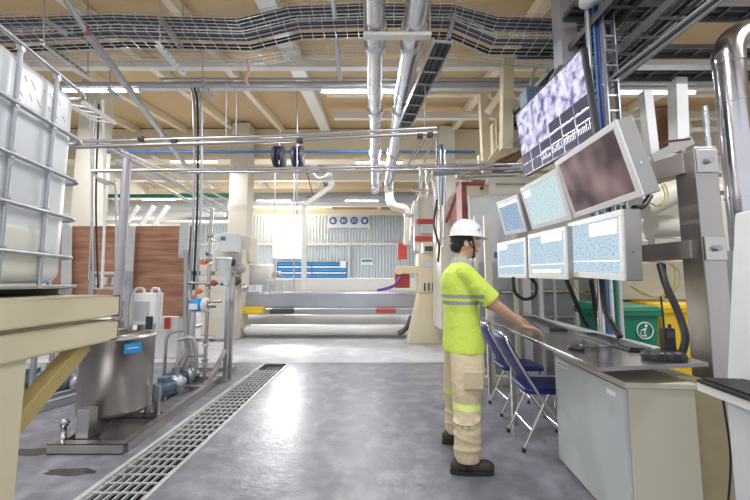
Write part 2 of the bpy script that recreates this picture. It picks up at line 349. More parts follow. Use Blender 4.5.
# blue louvred shutter, safety sign, notice
a, c_ = A(277,262,YB-.35), A(347,278,YB-.35)
r = E('louvre_shutter', 'blue louvred shutter with pale slats low on the corrugated back wall', 'shutter', (a.x,a.y,c_.z))
fr = MB(); t=.05
fr.box((a.x,a.y,c_.z),(c_.x,a.y+.08,c_.z+t)); fr.box((a.x,a.y,a.z-t),(c_.x,a.y+.08,a.z)); fr.box((a.x,a.y,c_.z),(a.x+t,a.y+.08,a.z)); fr.box((c_.x-t,a.y,c_.z),(c_.x,a.y+.08,a.z)); mid=(a.x+c_.x)/2; fr.box((mid-t/2,a.y,c_.z),(mid+t/2,a.y+.08,a.z)); fr.build('frame','blue_paint',r)
MB().box((a.x,a.y+.06,c_.z),(c_.x,a.y+.12,a.z)).build('backing_panel','blue_pipe',r)
for i in range(5):
    z = c_.z+(a.z-c_.z)*(i+.7)/5.4
    MB().box((a.x+t,a.y+.01,z-.035),(c_.x-t,a.y+.05,z+.035)).build('slat','sign_white' if i in (1,3) else 'blue_label',r)
n0, n1 = A(340,261,YB-.4), A(346,268,YB-.4)
tag(MB().box(n0,(n1.x,n0.y+.02,n1.z)).build('notice','sign_white'),'small white notice stuck on the right end of the blue shutter','notice')
a, c_ = A(328,214,YB-.1), A(370,229,YB-.1)
r = E('safety_sign', 'white safety sign with four round blue pictograms high on the back wall', 'sign', (a.x,a.y,c_.z))
MB().box(a,(c_.x,a.y+.04,c_.z)).build('sign_board','sign_white',r)
for i in range(4):
    cx = a.x+(c_.x-a.x)*(i+.5)/4; cz = (a.z+c_.z)/2+.04; R = .2
    d = MB().lathe([(R,-.012),(R,0)],(cx,a.y-.002,cz),'y',28).build('pictogram','blue_paint',r)
    g = MB()
    if i == 0: g.ball((cx-.02,a.y-.02,cz),.10,.01,.11); g.box((cx,a.y-.025,cz-.1),(cx+.09,a.y-.015,cz-.03))
    if i == 1: g.ball((cx-.06,a.y-.02,cz),.05,.01,.11); g.box((cx+.02,a.y-.025,cz-.1),(cx+.05,a.y-.015,cz+.1)); g.box((cx+.08,a.y-.025,cz-.06),(cx+.1,a.y-.015,cz+.06))
    if i == 2: g.tube([(cx-.1,a.y-.02,cz-.08),(cx-.09,a.y-.02,cz+.06),(cx,a.y-.02,cz+.11),(cx+.09,a.y-.02,cz+.06),(cx+.1,a.y-.02,cz-.08)],.02,6); g.box((cx-.05,a.y-.025,cz-.07),(cx+.05,a.y-.015,cz-.02))
    if i == 3: g.ball((cx,a.y-.02,cz-.01),.09,.01,.1); g.box((cx-.12,a.y-.025,cz+.04),(cx+.12,a.y-.015,cz+.07))
    g.build('symbol','sign_white',d)
MB().box((a.x+.1,a.y-.006,c_.z+.02),(c_.x-.1,a.y-.002,c_.z+.05)).build('text_line','blue_paint',r)
a, c_ = A(361,258,YB-.1), A(373,265,YB-.1)
r = E('exit_notice', 'small white notice with green heading right of the blue shutter', 'sign', (a.x,a.y,c_.z))
MB().box(a,(c_.x,a.y+.03,c_.z)).build('sign_board','sign_white',r); MB().box((a.x+.05,a.y-.01,a.z-.2),(c_.x-.05,a.y,a.z-.08)).build('heading','green_sign',r)
# columns of the hall
def column(px0, px1, Y, label, m='cream_pale'):
    a, c_ = A(px0,200,Y), A(px1,200,Y); w = c_.x-a.x
    b = MB(); b.box((a.x,Y,0),(c_.x,Y+w,roof(Y)-.05)); b.box((a.x-.03,Y-.03,0),(c_.x+.03,Y+w+.03,.25)); trim(b, m)
column(229,247,9.3,''); column(72,92,6.7,''); column(662,690,8.2,'','beam_white')
column(441,456,9.55,'','beam_white')
# ================================================================= CEILING LAMPS
def lamp_proto():
    r = E('ceiling_light', '', 'light'); L = 1.28
    MB().box((-L/2,-.06,.02),(L/2,.06,.07)).build('housing','white_paint',r,bev=.008)
    MB().tube([(-L/2+.03,0,0),(L/2-.03,0,0)],.02,10).build('tube','tube_light',r)
    for s in (-1,1): MB().box((s*(L/2)-.025,-.03,-.02),(s*(L/2)+.0,.03,.02)).build('end_cap','white_plastic',r)
    for s in (-1,1): MB().tube([(s*.4,0,.07),(s*.4,0,.16)],.006,6).build('hanger','wire',r)
    return r
LP = [(102,91,5.55,'lit tube light above the plastic tote, left of the front row'),
      (360,92,5.55,'lit tube light behind the two big overhead pipes in the front row'),
      (657,93,5.55,'lit tube light in the front row beside the big metal duct'),
      (195,162,9.0,'lit tube light left of the cream column in the second row'),
      (379,163,9.0,'lit tube light below the ends of the two overhead pipes'),
      (640,162,9.0,'lit tube light of the second row hidden mostly behind the monitors'),
      (160,200,12.8,'far tube light above the plywood boards'),
      (274,201,12.8,'far tube light just right of the textured cream column'),
      (362,201,12.8,'far tube light above the four pictogram sign')]
lp = lamp_proto()
for i, (px,py,Y,lb) in enumerate(LP):
    o = lp if i == 0 else copy_tree(lp); p = A(px,py,Y); o.location = p; o['label'] = lb; o['group'] = 'tube lights under the roof'; o['_o'] = tuple(p)
# ================================================================= OVERHEAD SERVICES
LONG = 'overhead services'
# two big pipes running away overhead
for nm, (p, q), r_, lb in (('a',((0,-.3,3.98),(0,9.0,3.98)),.10,'large steel pipe running straight away overhead, left of the pair'),('b',((.45,-.3,3.98),(.36,9.0,3.98)),.115,'large steel pipe running away overhead, right of the pair')):
    r = E('overhead_pipe', lb, 'pipe', p); MB().tube([p,q],r_,18).build('pipe_run','pipe_bright',r)
    for y in (1.6,3.45,3.72,5.2,7.0): 
        t = (y-p[1])/(q[1]-p[1]); x = p[0]+(q[0]-p[0])*t
        MB().tube([(x,y-.03,3.98),(x,y+.03,3.98)],r_+.025,18).build('flange','pipe_bright',r)
    e = Vector(q); MB().tube(curve([e,e+Vector((0,.12,-.02)),e+Vector((0,.18,-.12)),e+Vector((0,.18,-.28))],6),r_*.95,16).build('elbow','pipe_bright',r)
r = E('pipe_hanger', 'white cross bar carrying the two big overhead pipes', 'bracket', (.2,3.4,3.8))
MB().box((-.12,3.36,3.83),(.58,3.44,3.865)).build('cross_bar','beam_white',r); 
for x in (-.11,.57): MB().tube([(x,3.4,3.86),(x,3.4,roof(3.4))],.012,8).build('rod','wire',r)
# wire mesh cable trays crossing the hall, with a jog
def wire_tray(label, path, w, h, nwire=6, step=.1, up=(0,0,1), group='wire mesh cable trays'):
    P = [Vector(p) for p in path]; r = E('cable_tray', label, 'cable tray', P[0], group)
    lo = MB(); cr = MB()
    offs = [(-w/2+w*i/(nwire-1), 0) for i in range(nwire)]+[(-w/2,h),(w/2,h),(-w/2,h/2),(w/2,h/2)]
    nr = []
    for i, p in enumerate(P):
        d = ((P[min(i+1,len(P)-1)]-P[max(i-1,0)])); d.z = 0; d.normalize(); nr.append(Vector((-d.y,d.x,0)))
    for (a,hh) in offs: lo.tube([p+n_*a+Vector((0,0,hh)) for p,n_ in zip(P,nr)],.0045,5)
    for i in range(len(P)-1):
        L = (P[i+1]-P[i]).length; k_ = max(1,int(L/step))
        for j in range(k_):
            t = j/k_; c = P[i].lerp(P[i+1],t); n_ = nr[i].lerp(nr[i+1],t)
            MB().tube([c-n_*w/2+Vector((0,0,h)),c-n_*w/2,c+n_*w/2,c+n_*w/2+Vector((0,0,h))],.0045,5).build('cross_wire','wire',r)
    lo.build('long_wires','wire',r); return r, P, nr
def tray_cables(P, nr, ws, r_, m, label, group):
    for k_, a in enumerate(ws):
        tag(MB().tube([p+n_*a+Vector((0,0,r_+.006+(.02 if k_%3==2 else 0))) for p,n_ in zip(P,nr)],r_,8).build('cable',m),label,'cable',group)
Y1 = 4.05
def TP(lst, Y): return [A(x,y,Y) for x,y in lst]
p1 = TP([(-40,28),(120,24),(240,28),(290,16),(360,13),(450,14),(495,26),(560,28),(640,30)],Y1)
p2 = TP([(-40,47),(120,40),(248,43),(300,31),(370,29),(452,30),(492,47),(570,48),(650,50)],Y1-.3)
t, P, nr = wire_tray('upper wire mesh cable tray crossing the hall under the roof, with a jog', p1, .24, .07, 5, .13)
tray_cables(P,nr,[-.06,-.01,.04,.08],.02,'cable_grey','grey power cable lying in the upper wire mesh tray','cables in the upper mesh tray')
tray_cables(P,nr,[-.10,.105],.014,'cable_black','thin black cable along the edge of the upper mesh tray','black cables in the upper mesh tray')
t, P, nr = wire_tray('lower wire mesh cable tray crossing the hall just below the upper one', p2, .30, .07, 5, .13)
tray_cables(P,nr,[-.10,-.05,.0],.02,'cable_grey','grey power cable lying in the lower wire mesh tray','cables in the lower mesh tray')
tray_cables(P,nr,[.09,.13],.016,'cable_black','black cable along the edge of the lower mesh tray','black cables in the lower mesh tray')
p3 = TP([(-40,62),(140,60),(250,62),(300,54),(400,52),(470,60),(540,66),(640,64)],Y1+.7)
t, P, nr = wire_tray('narrow wire mesh tray, lowest and farthest of the three crossing trays', p3, .2, .05, 4, .18)
# slotted strut brackets that hang the trays
def strut(label, p, q, w=.045, name='strut_bracket'):
    r = E(name, label, 'bracket', p, 'slotted steel struts under the roof'); p, q = Vector(p), Vector(q); MB().channel(p,q,w,w,.005).build('channel','galv',r)
    n = int((q-p).length/.1); sl = MB(); d = (q-p)/max(1,n); s_ = d.normalized().cross(Vector((0,0,1)))
    for i in range(1,n): c = p+d*i; sl.bar(c-d*.25+s_*(w*.51),c+d*.25+s_*(w*.51),.004,w*.35)
    if n > 1: sl.build('slots','dark_metal',r)
    return r
SB = [((333,0,3.9),(340,80,4.4),'slotted strut crossing both mesh trays left of the big pipes'),
      ((455,12,3.5),(437,80,4.4),'slotted strut crossing both mesh trays right of the big pipes'),
      ((157,44,3.2),(184,74,3.9),'perforated strut hanging below the trays at upper left'),
      ((160,18,3.7),(180,46,3.2),'perforated strut above the left tray hanger'),
      ((42,42,3.4),(88,76,4.3),'perforated strut below the tray above the tote'),
      ((42,18,3.6),(70,36,3.2),'short perforated strut over the tray at the far left'),
      ((107,88,4.4),(122,100,4.6),'short strut bracket under the trunking left of the hanging ladder'),
      ((202,78,4.4),(212,100,4.8),'short strut bracket under the trunking near the left rods')]
for (a,b_,lb) in SB: strut(lb, A(*a), A(*b_))
# threaded rods
for (px,py0,py1,Y,lb) in ((44,0,42,3.4,'above the tote'),(160,0,44,3.4,'at the perforated strut'),(88,0,78,4.3,'over the left trunking'),(110,70,92,4.5,'of the short left strut'),(183,0,20,3.9,'left of the tray jog'),(203,48,124,4.9,'beside the vertical cable run'),(226,80,136,4.2,'holding the twin pipes at left'),(236,88,140,4.6,'in front of the cream column'),(297,82,230,6.0,'hanging before the bright window'),(425,84,130,4.0,'right of the big pipes'),(455,0,14,3.5,'at the right tray strut')):
    pipe('thin steel hanger rod '+lb, [A(px,py0,Y),A(px,py1,Y)],.007 if Y<5 else .012,'pipe_grey','hanger_rod','rod',n=6)
# long horizontal pipes
pipe('long grey conduit along the front tube light row', [A(-60,85,5.4),A(760,82,5.4)],.035,'pipe_grey','conduit','pipe')
pipe('thin conduit just above the front tube lights', [A(160,79,5.3),A(560,79,5.3)],.02,'pipe_grey','conduit','pipe')
pipe('upper of the twin steel pipes crossing before the big pipes', [A(72,142,3.6),A(250,137,3.6),A(437,128,3.6)],.02,'steel',couplings=0)
pipe('lower of the twin steel pipes crossing before the big pipes', [A(72,147,3.6),A(250,142,3.6),A(437,133,3.6)],.022,'steel')
pipe('steel pipe crossing the hall below the blue pipe', [A(92,171,3.5),A(250,169,3.9),A(470,165,4.4),A(560,163,4.6)],.018,'pipe_bright')
pipe('second steel pipe close under the blue pipe', [A(180,172,4.2),A(300,172,4.2),A(480,168,4.2)],.018,'pipe_bright')
pipe('long thin blue water pipe crossing the hall', [A(80,152,7.0),A(475,152,7.0)],.032,'blue_pipe')
pipe('blue riser pipe joining the crossing blue pipe', [A(441,145,6.9),A(441,205,6.9)],.045,'blue_pipe')
pipe('cream bent pipe dropping beside the safety sign', [A(389,178,9.6),A(390,200,9.6),A(396,207,9.6),A(404,209,9.6),A(408,216,9.6),A(408,245,9.6)],.12,'cream_pale',smooth=True,n=12)
pipe('grey horizontal barrel above the red trimmed machine', [A(432,172,5.2),A(456,171,5.2)],.06,'pipe_grey','actuator','actuator',n=14)
pipe('steel pipe from the barrel running right behind the wall display', [A(456,176,5.2),A(520,174,5.2)],.04,'pipe_bright')
pipe('black bar on the high steel pipe line at right', [A(440,170,4.5),A(520,168,4.5)],.02,'pipe_grey')
# cluster of slanted tubes right of the big pipes
for i,(a,b_) in enumerate(((((432,128)),((413,160))),(((425,130)),((408,165))),(((437,132)),((424,162))),(((437,130)),((437,165))))):
    pipe('thin slanted steel tube in the manifold right of the big pipes',[A(*a,3.6),A(*b_,4.1)],.012,'steel','tube','tube',group='slanted manifold tubes')
for i,(px,py,Y) in enumerate(((142,139,3.6),(175,142,3.6),(420,136,3.6),(430,135,3.6),(300,141,3.6))):
    tag(MB().lathe([(.02,-.03),(.032,-.03),(.032,.03),(.02,.03)],A(px,py,Y),'x',12).build('pipe_clamp','dark_metal'),'small dark clamp on the twin steel pipes','clamp','clamps on the twin pipes')
# depth ladder tray with cables, right of big pipe
def ladder(label, p, q, w, h=.06, step=.25, m='galv', side=None, cables=0):
    p, q = Vector(p), Vector(q); d = (q-p).normalized(); s_ = Vector(side) if side else d.cross(Vector((0,0,1))).normalized()
    r = E('ladder_tray', label, 'cable tray', p, 'ladder cable trays')
    for s in (-1,1): MB().bar(p+s_*(s*w/2),q+s_*(s*w/2),.012,h).build('side_rail',m,r)
    n = int((q-p).length/step)
    for i in range(n+1): c = p.lerp(q,i/max(1,n)); MB().bar(c-s_*w/2,c+s_*w/2,.025,.015).build('rung',m,r)
    for i in range(cables):
        a = -w/2+w*(i+.7)/(cables+.4); tag(MB().tube([p+s_*a+Vector((0,0,.03)),q+s_*a+Vector((0,0,.03))],.017,8).build('cable','cable_grey' if i%2 else 'cable_black'),'cable resting in the '+label.split(',')[0],'cable','cables in the '+label.split(',')[0])
    return r
ladder('cable ladder running away overhead right of the big pipes, full of cables',(.68,3.29,3.70),(.44,5.28,3.70),.19,cables=5)
r=E('service_strut','long grey square strut with red tape slanting down from the top left','strut',A(62,-6,2.9)); MB().tube([A(62,-6,2.9),A(88,34,3.5)],.03,10).build('upper_tube','pipe_grey',r); MB().tube([A(83,25,3.36),A(88,33,3.48)],.034,10).build('red_tape','red_dark',r); MB().channel(A(88,34,3.5),A(186,166,6.6),.07,.05,.006).build('channel','galv',r)
tag(MB().tube(curve([A(246,60,4.1),A(249,70,4.1),A(246,78,4.1),A(248,86,4.1)],5),.018,6).build('ribbon','pink'),'faded pink ribbon hanging below the wire mesh trays','ribbon')
ladder('pale service ladder sloping down past the left column',A(70,100,3.4),A(106,122,4.2),.2,.05,.2,'white_paint')
# run of pale pipes in the left distance
for i,(a,b_) in enumerate((((104,146,4.6),(222,205,9)),((110,150,4.8),(226,212,9)),((120,150,5.2),(228,200,9)),((112,160,5),(215,215,9)),((150,156,5.5),(228,192,9)))):
    pipe(('topmost','second','third','fourth','lowest')[i]+' of the pale pipes running away above the plywood boards',[A(*a),A(*b_)],.02+.006*(i%2),('lightgrey','galv')[i%2])
for i,(a,b_) in enumerate((((0,26,1.9),(6,20,2.0)),)): pass
# vertical cable run at x~197 and risers on left
for i,(px,m,rr_) in enumerate(((194,'galv',.018),(197.5,'cable_black',.014),(201,'galv',.016))):
    pipe(('left','black middle','right')[i]+' riser of the vertical run left of the cream column',[A(px-3,88,4.7),A(px,108,4.7),A(px,200,4.7),A(px-4,290,4.7)],rr_,m,'riser','pipe',smooth=True)
for i,(px,y0,y1,m,rr_) in enumerate(((95,100,288,'galv',.014),(99,104,288,'cable_black',.01),(103,100,288,'white_paint',.016),(90,120,280,'galv',.01))):
    pipe(('leftmost','black','white','thin')[i]+' vertical riser in front of the left plywood board',[A(px,y0,4.3),A(px+(-3 if i<2 else 2),(y0+y1)/2,4.3),A(px-1,y1,4.3)],rr_,m,'riser','pipe',smooth=True)
pipe('hooked steel pipe hanging before the plywood boards',[A(92,171,4.2),A(100,180,4.2),A(113,184,4.2),A(116,190,4.2),A(116,278,4.2)],.014,'steel',smooth=True)
strut('small white perforated bracket on the left risers',A(99,180,4.1),A(111,184,4.1),.05)
# blue-black hoist chains over the roll stand
for i,px in enumerate((279,298)):
    c = A(px,157,6.6); r = E('cable_reel','dark blue cable reel hanging under the roof, '+('left' if i==0 else 'right')+' of the two','reel',c,'hanging cable reels')
    MB().lathe([(.05,-.1),(.19,-.1),(.19,-.07),(.06,-.06),(.06,.06),(.19,.07),(.19,.1),(.05,.1)],c,'x',20).build('drum','dark_metal',r)
    for s in (-1,0,1):
        MB().tube([c+Vector((s*.07,math.cos(2*PI*j/18)*.15,math.sin(2*PI*j/18)*.2)) for j in range(18)],.022,7,closed=True).build('cable_coil','blue_dark' if s else 'cable_black',r)
    MB().tube([c+Vector((0,0,.2)),c+Vector((0,0,.55))],.015,6).build('hook_rod','wire',r)
# white Y-shaped service arm hanging before the window
r = E('jib_crane','white bent crane arm hanging in front of the back wall window','arm',A(304,230,8))
MB().bar(A(304,290,8),A(304,206,8),.1,.1).build('post','beam_white',r); MB().bar(A(304,206,8),A(332,186,8),.1,.1).build('arm','beam_white',r); MB().bar(A(332,186,8),A(328,172,8),.12,.12).build('head','beam_white',r); MB().bar(A(306,169,8),A(313,195,8),.02,.02).build('handle','dark_metal',r); MB().bar(A(306,197,8),A(313,197,8),.02,.02).build('handle','dark_metal',r)
for i,(px) in enumerate((275,294)):
    pipe('thin vertical steel rod hanging from a cable reel',[A(px,168,6.6),A(px,292,6.6)],.013,'wire','rod','rod',group='rods below the reels')
pipe('white hose loop hanging under the pipes near the reels',[A(312,172,6.5),A(318,178,6.5),A(326,176,6.5),A(330,170,6.5)],.02,'white_plastic','hose','hose',smooth=True)
# top right dark ladder trays coming toward the camera
for i,(x,z,w) in enumerate(((2.52,3.46,.36),(2.25,3.75,.26),(2.95,4.02,.36))):
    r = ladder(('lower','middle','upper')[i]+' dark ladder tray running toward the viewer at upper right, loaded with cables',(x,.4,z),(x-.15,5.4,z),w,.07,.22,'tray_dark',cables=5)
for i in range(4):
    pipe(('leftmost','second from left','third from left','rightmost')[i]+' of the four conduits running overhead beside the dark ladder trays',[(2.28+.07*i,.5,3.12+.04*i),(2.0+.09*i,4.5,3.12+.04*i)],.011+.004*(i%2),('pipe_grey','dark_metal','steel','pipe_grey')[i])
for (z,Y) in ((3.95,3.2),(3.5,3.5),(4.3,4.3)):
    ladder(('near' if Y==3.2 else 'middle' if Y==3.5 else 'far')+' dark cable ladder crossing behind the big duct',(1.9,Y,z),(6.5,Y,z),.2,.06,.25,'tray_dark',cables=4)
pipe('grey conduit below the dark crossing ladders at right',[A(620,66,4.6),A(760,70,4.6)],.02,'pipe_grey')
tag(MB().lathe([(.0,.0),(.09,.02),(.09,.06),(.04,.09)],A(570+20,4,3.0),'z',16).build('ceiling_fitting','white_plastic'),'small pale cap fitting near the top of the steel post','fitting')
# ================================================================= LEFT SIDE: TOTE ON ITS PLATFORM
r = E('tote_platform','cream painted steel platform with diagonal brace carrying the caged white tank','platform',(-2.0,.9,0))
for z0, z1 in ((.99,1.10),(1.118,1.235)):
    mb = MB(); mb.channel((-1.45,.2,(z0+z1)/2),(-1.45,1.97,(z0+z1)/2),.06,z1-z0,.012); mb.channel((-1.42,1.94,(z0+z1)/2),(-2.7,1.94,(z0+z1)/2),.06,z1-z0,.012); mb.build('edge_beam','cream',r,bev=.003)
MB().box((-2.66,.25,1.10),(-1.50,1.82,1.14)).build('inner_deck','cream',r)
MB().box((-2.70,.2,1.20),(-1.48,1.91,1.236)).build('deck_plate','cream',r)
for (x,y) in ((-1.49,1.42),(-2.63,1.42),(-1.49,.4),(-2.63,.4)):
    mb = MB(); mb.box((x-.055,y-.06,.012),(x+.055,y+.06,.99)); mb.box((x-.09,y-.09,0),(x+.09,y+.09,.012)); mb.build('leg','cream' ,r,bev=.004)
MB().bar((-1.48,1.42,.67),(-1.48,1.80,.99),.07,.07).build('brace','brace_yellow_shaded',r,bev=.004); MB().bar((-2.63,1.41,.74),(-2.63,1.80,1.0),.07,.075).build('brace','brace_yellow_shaded',r,bev=.004)
# IBC tote, local frame: origin far right bottom corner, x towards left (negative), y towards viewer (negative)
TT = E('tote_tank','white plastic tank in a galvanised tube cage standing on the cream steel platform','tank',(0,0,0))
def rbox(mb, x0,y0,x1,y1,z0,z1,rad,seg=6,top=.06):
    def ring(inset,z):
        pts=[]; R=rad
        for (cx,cy,a0) in ((x1-R,y1-R,0),(x0+R,y1-R,90),(x0+R,y0+R,180),(x1-R,y0+R,270)):
            for k_ in range(seg+1):
                a=math.radians(a0+90*k_/seg); pts.append((cx+(R-inset)*math.cos(a),cy+(R-inset)*math.sin(a),z))
        return pts
    rs=[]
    for k_ in range(5):
        a=PI/2*k_/4; rs.append(ring(top*(1-math.sin(a)),z0+top*(1-math.cos(a))))
    for k_ in range(5):
        a=PI/2*k_/4; rs.append(ring(top*(1-math.cos(a)),z1-top+top*math.sin(a)))
    n=len(rs[0]); vs=[p for R_ in rs for p in R_]
    fs=[(i*n+j,i*n+(j+1)%n,(i+1)*n+(j+1)%n,(i+1)*n+j) for i in range(len(rs)-1) for j in range(n)]
    mb.add(vs,fs,True); mb.add(rs[0],[tuple(range(n))[::-1]]); mb.add(rs[-1],[tuple(range(n))]); return mb
body = rbox(MB(),-.985,-1.165,-.025,-.025,.06,1.10,.13).build('tank_body','tote_hdpe',TT)
rbox(MB(),-.975,-1.1,-.021,-.17,.06,.36,.10).build('sump','tote_liquid',TT)
MB().lathe([(.14,0),(.14,.04),(.12,.05),(.0,.05)],(-.5,-.6,1.10),'z',24).build('filler_cap','red_dark',TT)
def hoop(z,r_=.011,ex=0):
    pts=[]; R=.10
    for (cx,cy,a0) in ((-R+ex,-R+ex,0),(-1.0+R-ex,-R+ex,90),(-1.0+R-ex,-1.2+R-ex,180),(-R+ex,-1.2+R-ex,270)):
        for k_ in range(6): a=math.radians(a0+90*k_/5); pts.append((cx+R*math.cos(a),cy+R*math.sin(a),z))
    return MB().tube(pts,r_,8,closed=True)
for z in (.20,.41,.62,.85,1.12): hoop(z).build('cage_hoop','galv',TT)
up_ = []
for i in range(5): up_.append((-.004,-.27-.225*i)); up_.append((-.996,-.27-.225*i))
for i in range(4): up_.append((-.14-.235*i,-.004)); up_.append((-.14-.235*i,-1.196))
for (x,y) in up_: 
    mb = MB().tube([(x,y,.04),(x,y,1.12)],.0095,8)
    for z in (.2,.41,.62,.85,1.11): mb.box((x-.011,y-.011,z-.02),(x+.011,y+.011,z+.02))
    mb.build('cage_upright','galv',TT)
mb = MB(); 
mb.box((-1.0,-1.2,.035),(0,0,.055)); 
for y in (-1.15,-.6,-.05): mb.box((-.98,y-.05,0),(-.02,y+.05,.035))
mb.build('pallet','galv',TT,bev=.006)
# faded handwritten marks on the tank wall
for line,(z,y0,n) in enumerate(((1.0,-.20,5),(.93,-.16,6))):
    for j in range(n):
        y = y0-.055*j
        for q in range(1): a = random.uniform(-.02,.02); MB().bar((-.0245,y,z-.012+a*.5),(-.0245,y-.014+a,z+.012),.002,.0022).build('handwritten_stroke','pink',TT)
TT.location = (-1.655,1.955,1.237); TT.rotation_euler = (0,0,math.atan(.17))
# ---------------------------------------------------------------- mixing tank on its skid
c = Vector((-2.36,3.30,0))
r = E('mixing_tank','brushed steel mixing tank with tall grey agitator column at front left','tank',(c.x,c.y,.13))
MB().lathe([(.0,.15),(.25,.15),(.277,.17),(.282,.2),(.282,.80),(.292,.80),(.292,.82),(.2,.845),(0,.855)],c,'z',48,False).build('vessel','steel_tank',r)
MB().lathe([(.10,.84),(.10,.88),(.125,.88),(.125,.90),(.06,.90),(.06,.96),(.0,.96)],c+Vector((0,-.06,0)),'z',24,False).build('collar','steel',r)
MB().lathe([(.038,.90),(.038,2.47),(.034,2.48),(0,2.48)],c+Vector((0,-.06,0)),'z',20,False).build('agitator_column','lavender_paint',r)
for a in (35,155,275):
    d = Vector((math.cos(math.radians(a)),math.sin(math.radians(a)),0))*.25; mb=MB().tube([c+d+Vector((0,0,.055)),c+d+Vector((0,0,.3))],.03,12); mb.build('leg','steel',r)
mb = MB(); mb.box((c.x+.17,c.y-.35,.66),(c.x+.33,c.y-.24,.80))
s_ = MB().bar(c+Vector((.205,-.225,.735)),c+Vector((.285,-.125,.735)),.008,.08).build('blue_label','blue_label',r); s_['label']='bright blue label plate'
for q in range(3): MB().bar(c+Vector((.222,-.217,.715+.02*q)),c+Vector((.278,-.147,.715+.02*q)),.012,.005).build('print_line','sign_white',s_) if q==1 else None
# control box with hoses standing on tank lid
r = E('control_box','small white control box with grey window and two looped hoses on the mixing tank lid','control box',c+Vector((.15,.12,.83)))
o_ = c+Vector((.15,.12,.845))
MB().box(o_+Vector((-.10,-.05,.06)),o_+Vector((.12,.07,.36))).build('case','white_plastic',r,bev=.01)
MB().box(o_+Vector((-.08,-.056,.10)),o_+Vector((.06,-.05,.28))).build('window_plate','grey_paint',r)
MB().box(o_+Vector((.05,-.075,.02)),o_+Vector((.10,-.05,.14))).build('socket','black_plastic',r)
MB().box(o_+Vector((-.05,-.04,.0)),o_+Vector((.07,.06,.06))).build('foot','steel',r)
for s in (-1,1):
    MB().tube(curve([o_+Vector((.01+s*.03,0,.34)),o_+Vector((.01+s*.05,-.01,.40)),o_+Vector((.01+s*.12,-.02,.38)),o_+Vector((.01+s*.135,-.03,.2)),o_+Vector((.01+s*.12,-.03,.0))],6),.012,8).build('hose','lightgrey',r)
# skid frame
r = E('floor_skid','stainless channel skid lying on the floor under the mixing tank','frame',(-2.2,3.6,0))
A0=(-2.42,2.83,.035); A1=(-1.94,2.83,.035); A2=(-2.12,5.4,.035)
MB().channel((-2.50,2.83,.04),(-1.92,2.83,.04),.07,.075,.006).build('front_rail','steel',r)
MB().channel(A1,A2,.07,.07,.006).build('right_rail','steel',r)
MB().channel((-2.47,2.86,.035),(-2.80,5.4,.035),.07,.07,.006).build('left_rail','steel',r)
for y in (3.55,4.4,5.35): MB().bar((-2.47-.125*(y-2.86),y,.03),(-1.96-.07*(y-2.83),y,.03),.06,.05).build('cross_rail','steel',r)
MB().box((-2.36,2.88,.075),(-2.26,2.97,.30)).build('stub_post','steel',r,bev=.004); MB().box((-2.06,3.38,.06),(-2.02,3.42,.34)).build('stub_post','steel',r)
v0 = Vector((-2.47,2.90,.07)); r2 = E('drain_valve','small brass-grey drain valve on the corner of the floor skid','valve',v0)
MB().lathe([(.025,0),(.025,.03),(.018,.03),(.018,.10),(.028,.10),(.028,.15),(.0,.15)],v0,'z',14,False).build('body','steel',r2); MB().bar(v0+Vector((-.07,0,.13)),v0+Vector((.04,0,.13)),.02,.015).build('lever','steel',r2)
# puddles
for (px,py,rx,ry,lb) in ((71,472,.17,.05,'small dark wet patch on the floor in front of the skid'),(33,452,.2,.06,'dark wet patch on the floor beside the platform leg')):
    q=F(px,py); tag(MB().prism([(q.x+rx*math.cos(a/16*2*PI)*(1+.15*math.sin(3*a)),q.y+ry*math.sin(a/16*2*PI)*(1+.2*math.cos(2*a)),0) for a in range(16)],.0006,.002).build('wet_patch','wet'),lb,'puddle')
tag(MB().prism([(-2.42,2.92),(-1.99,2.92),(-2.04,3.5),(-2.5,3.5)],.0006,.003).build('wet_patch','wet'),'dark wet floor area inside the skid under the tank','puddle')
# grating: bearing bars and cross bars
gr = E('drain_grating','long steel bar grating over the floor drain','drain grating',((DX0+DX1)/2,3,0))
lb_ = MB(); cb = MB(); n = 7
for i in range(n): x = DX0+.01+(DX1-DX0-.02)*i/(n-1); lb_.bar((x,.85,-.018),(x,DY1,-.018),.009,.02)
y = .85
while y < DY1: cb.bar((DX0+.005,y,-.006),(DX1-.005,y,-.006),.009,.010); y += .105
lb_.build('bearing_bars','grate_steel',gr); cb.build('cross_bars','grate_steel',gr)
fr=MB(); fr.box((DX0-.008,.85,-.03),(DX0+.004,5.8,.002)); fr.box((DX1-.004,.85,-.03),(DX1+.008,5.8,.002)); fr.build('rim','pipe_bright',gr)
tag(MB().box((DX0+.08,5.5,-.2),(DX1-.06,5.66,-.02)).build('rubble','near_black'),'dark block lying in the open end of the floor drain','block')
# ---------------------------------------------------------------- valve rack
P0 = F(189,384); P1 = F(222,380); yv = 4.75; xa = A(189,300,yv).x; xb = A(228,300,yv).x; zt = A(200,271,yv).z; zm = A(200,340,yv).z
r = E('valve_rack','stainless tube rack carrying valves beside the drain','rack',(xa,yv,0))
for x in (xa,xb):
    for d in (0,.14): MB().box((x-.025,yv+d-.025,0),(x+.025,yv+d+.025,zt)).build('post','steel',r,bev=.003)
MB().box((xa-.03,yv-.03,zt-.06),(xb+.03,yv+.03,zt)).build('top_beam','steel',r); MB().box((xa-.03,yv+.11,zt-.06),(xb+.03,yv+.17,zt)).build('top_beam','steel',r)
MB().box((xa,yv-.02,zm-.02),(xb,yv+.02,zm+.02)).build('middle_beam','steel',r)
MB().box((xa,yv-.02,.03),(xb,yv+.02,.08)).build('base_beam','steel',r)
for x in (xa,xb): MB().bar((x,yv-.03,.42),(x-.06,yv-.38,.04),.05,.04).build('foot_brace','steel',r)
xm = A(211,300,yv).x
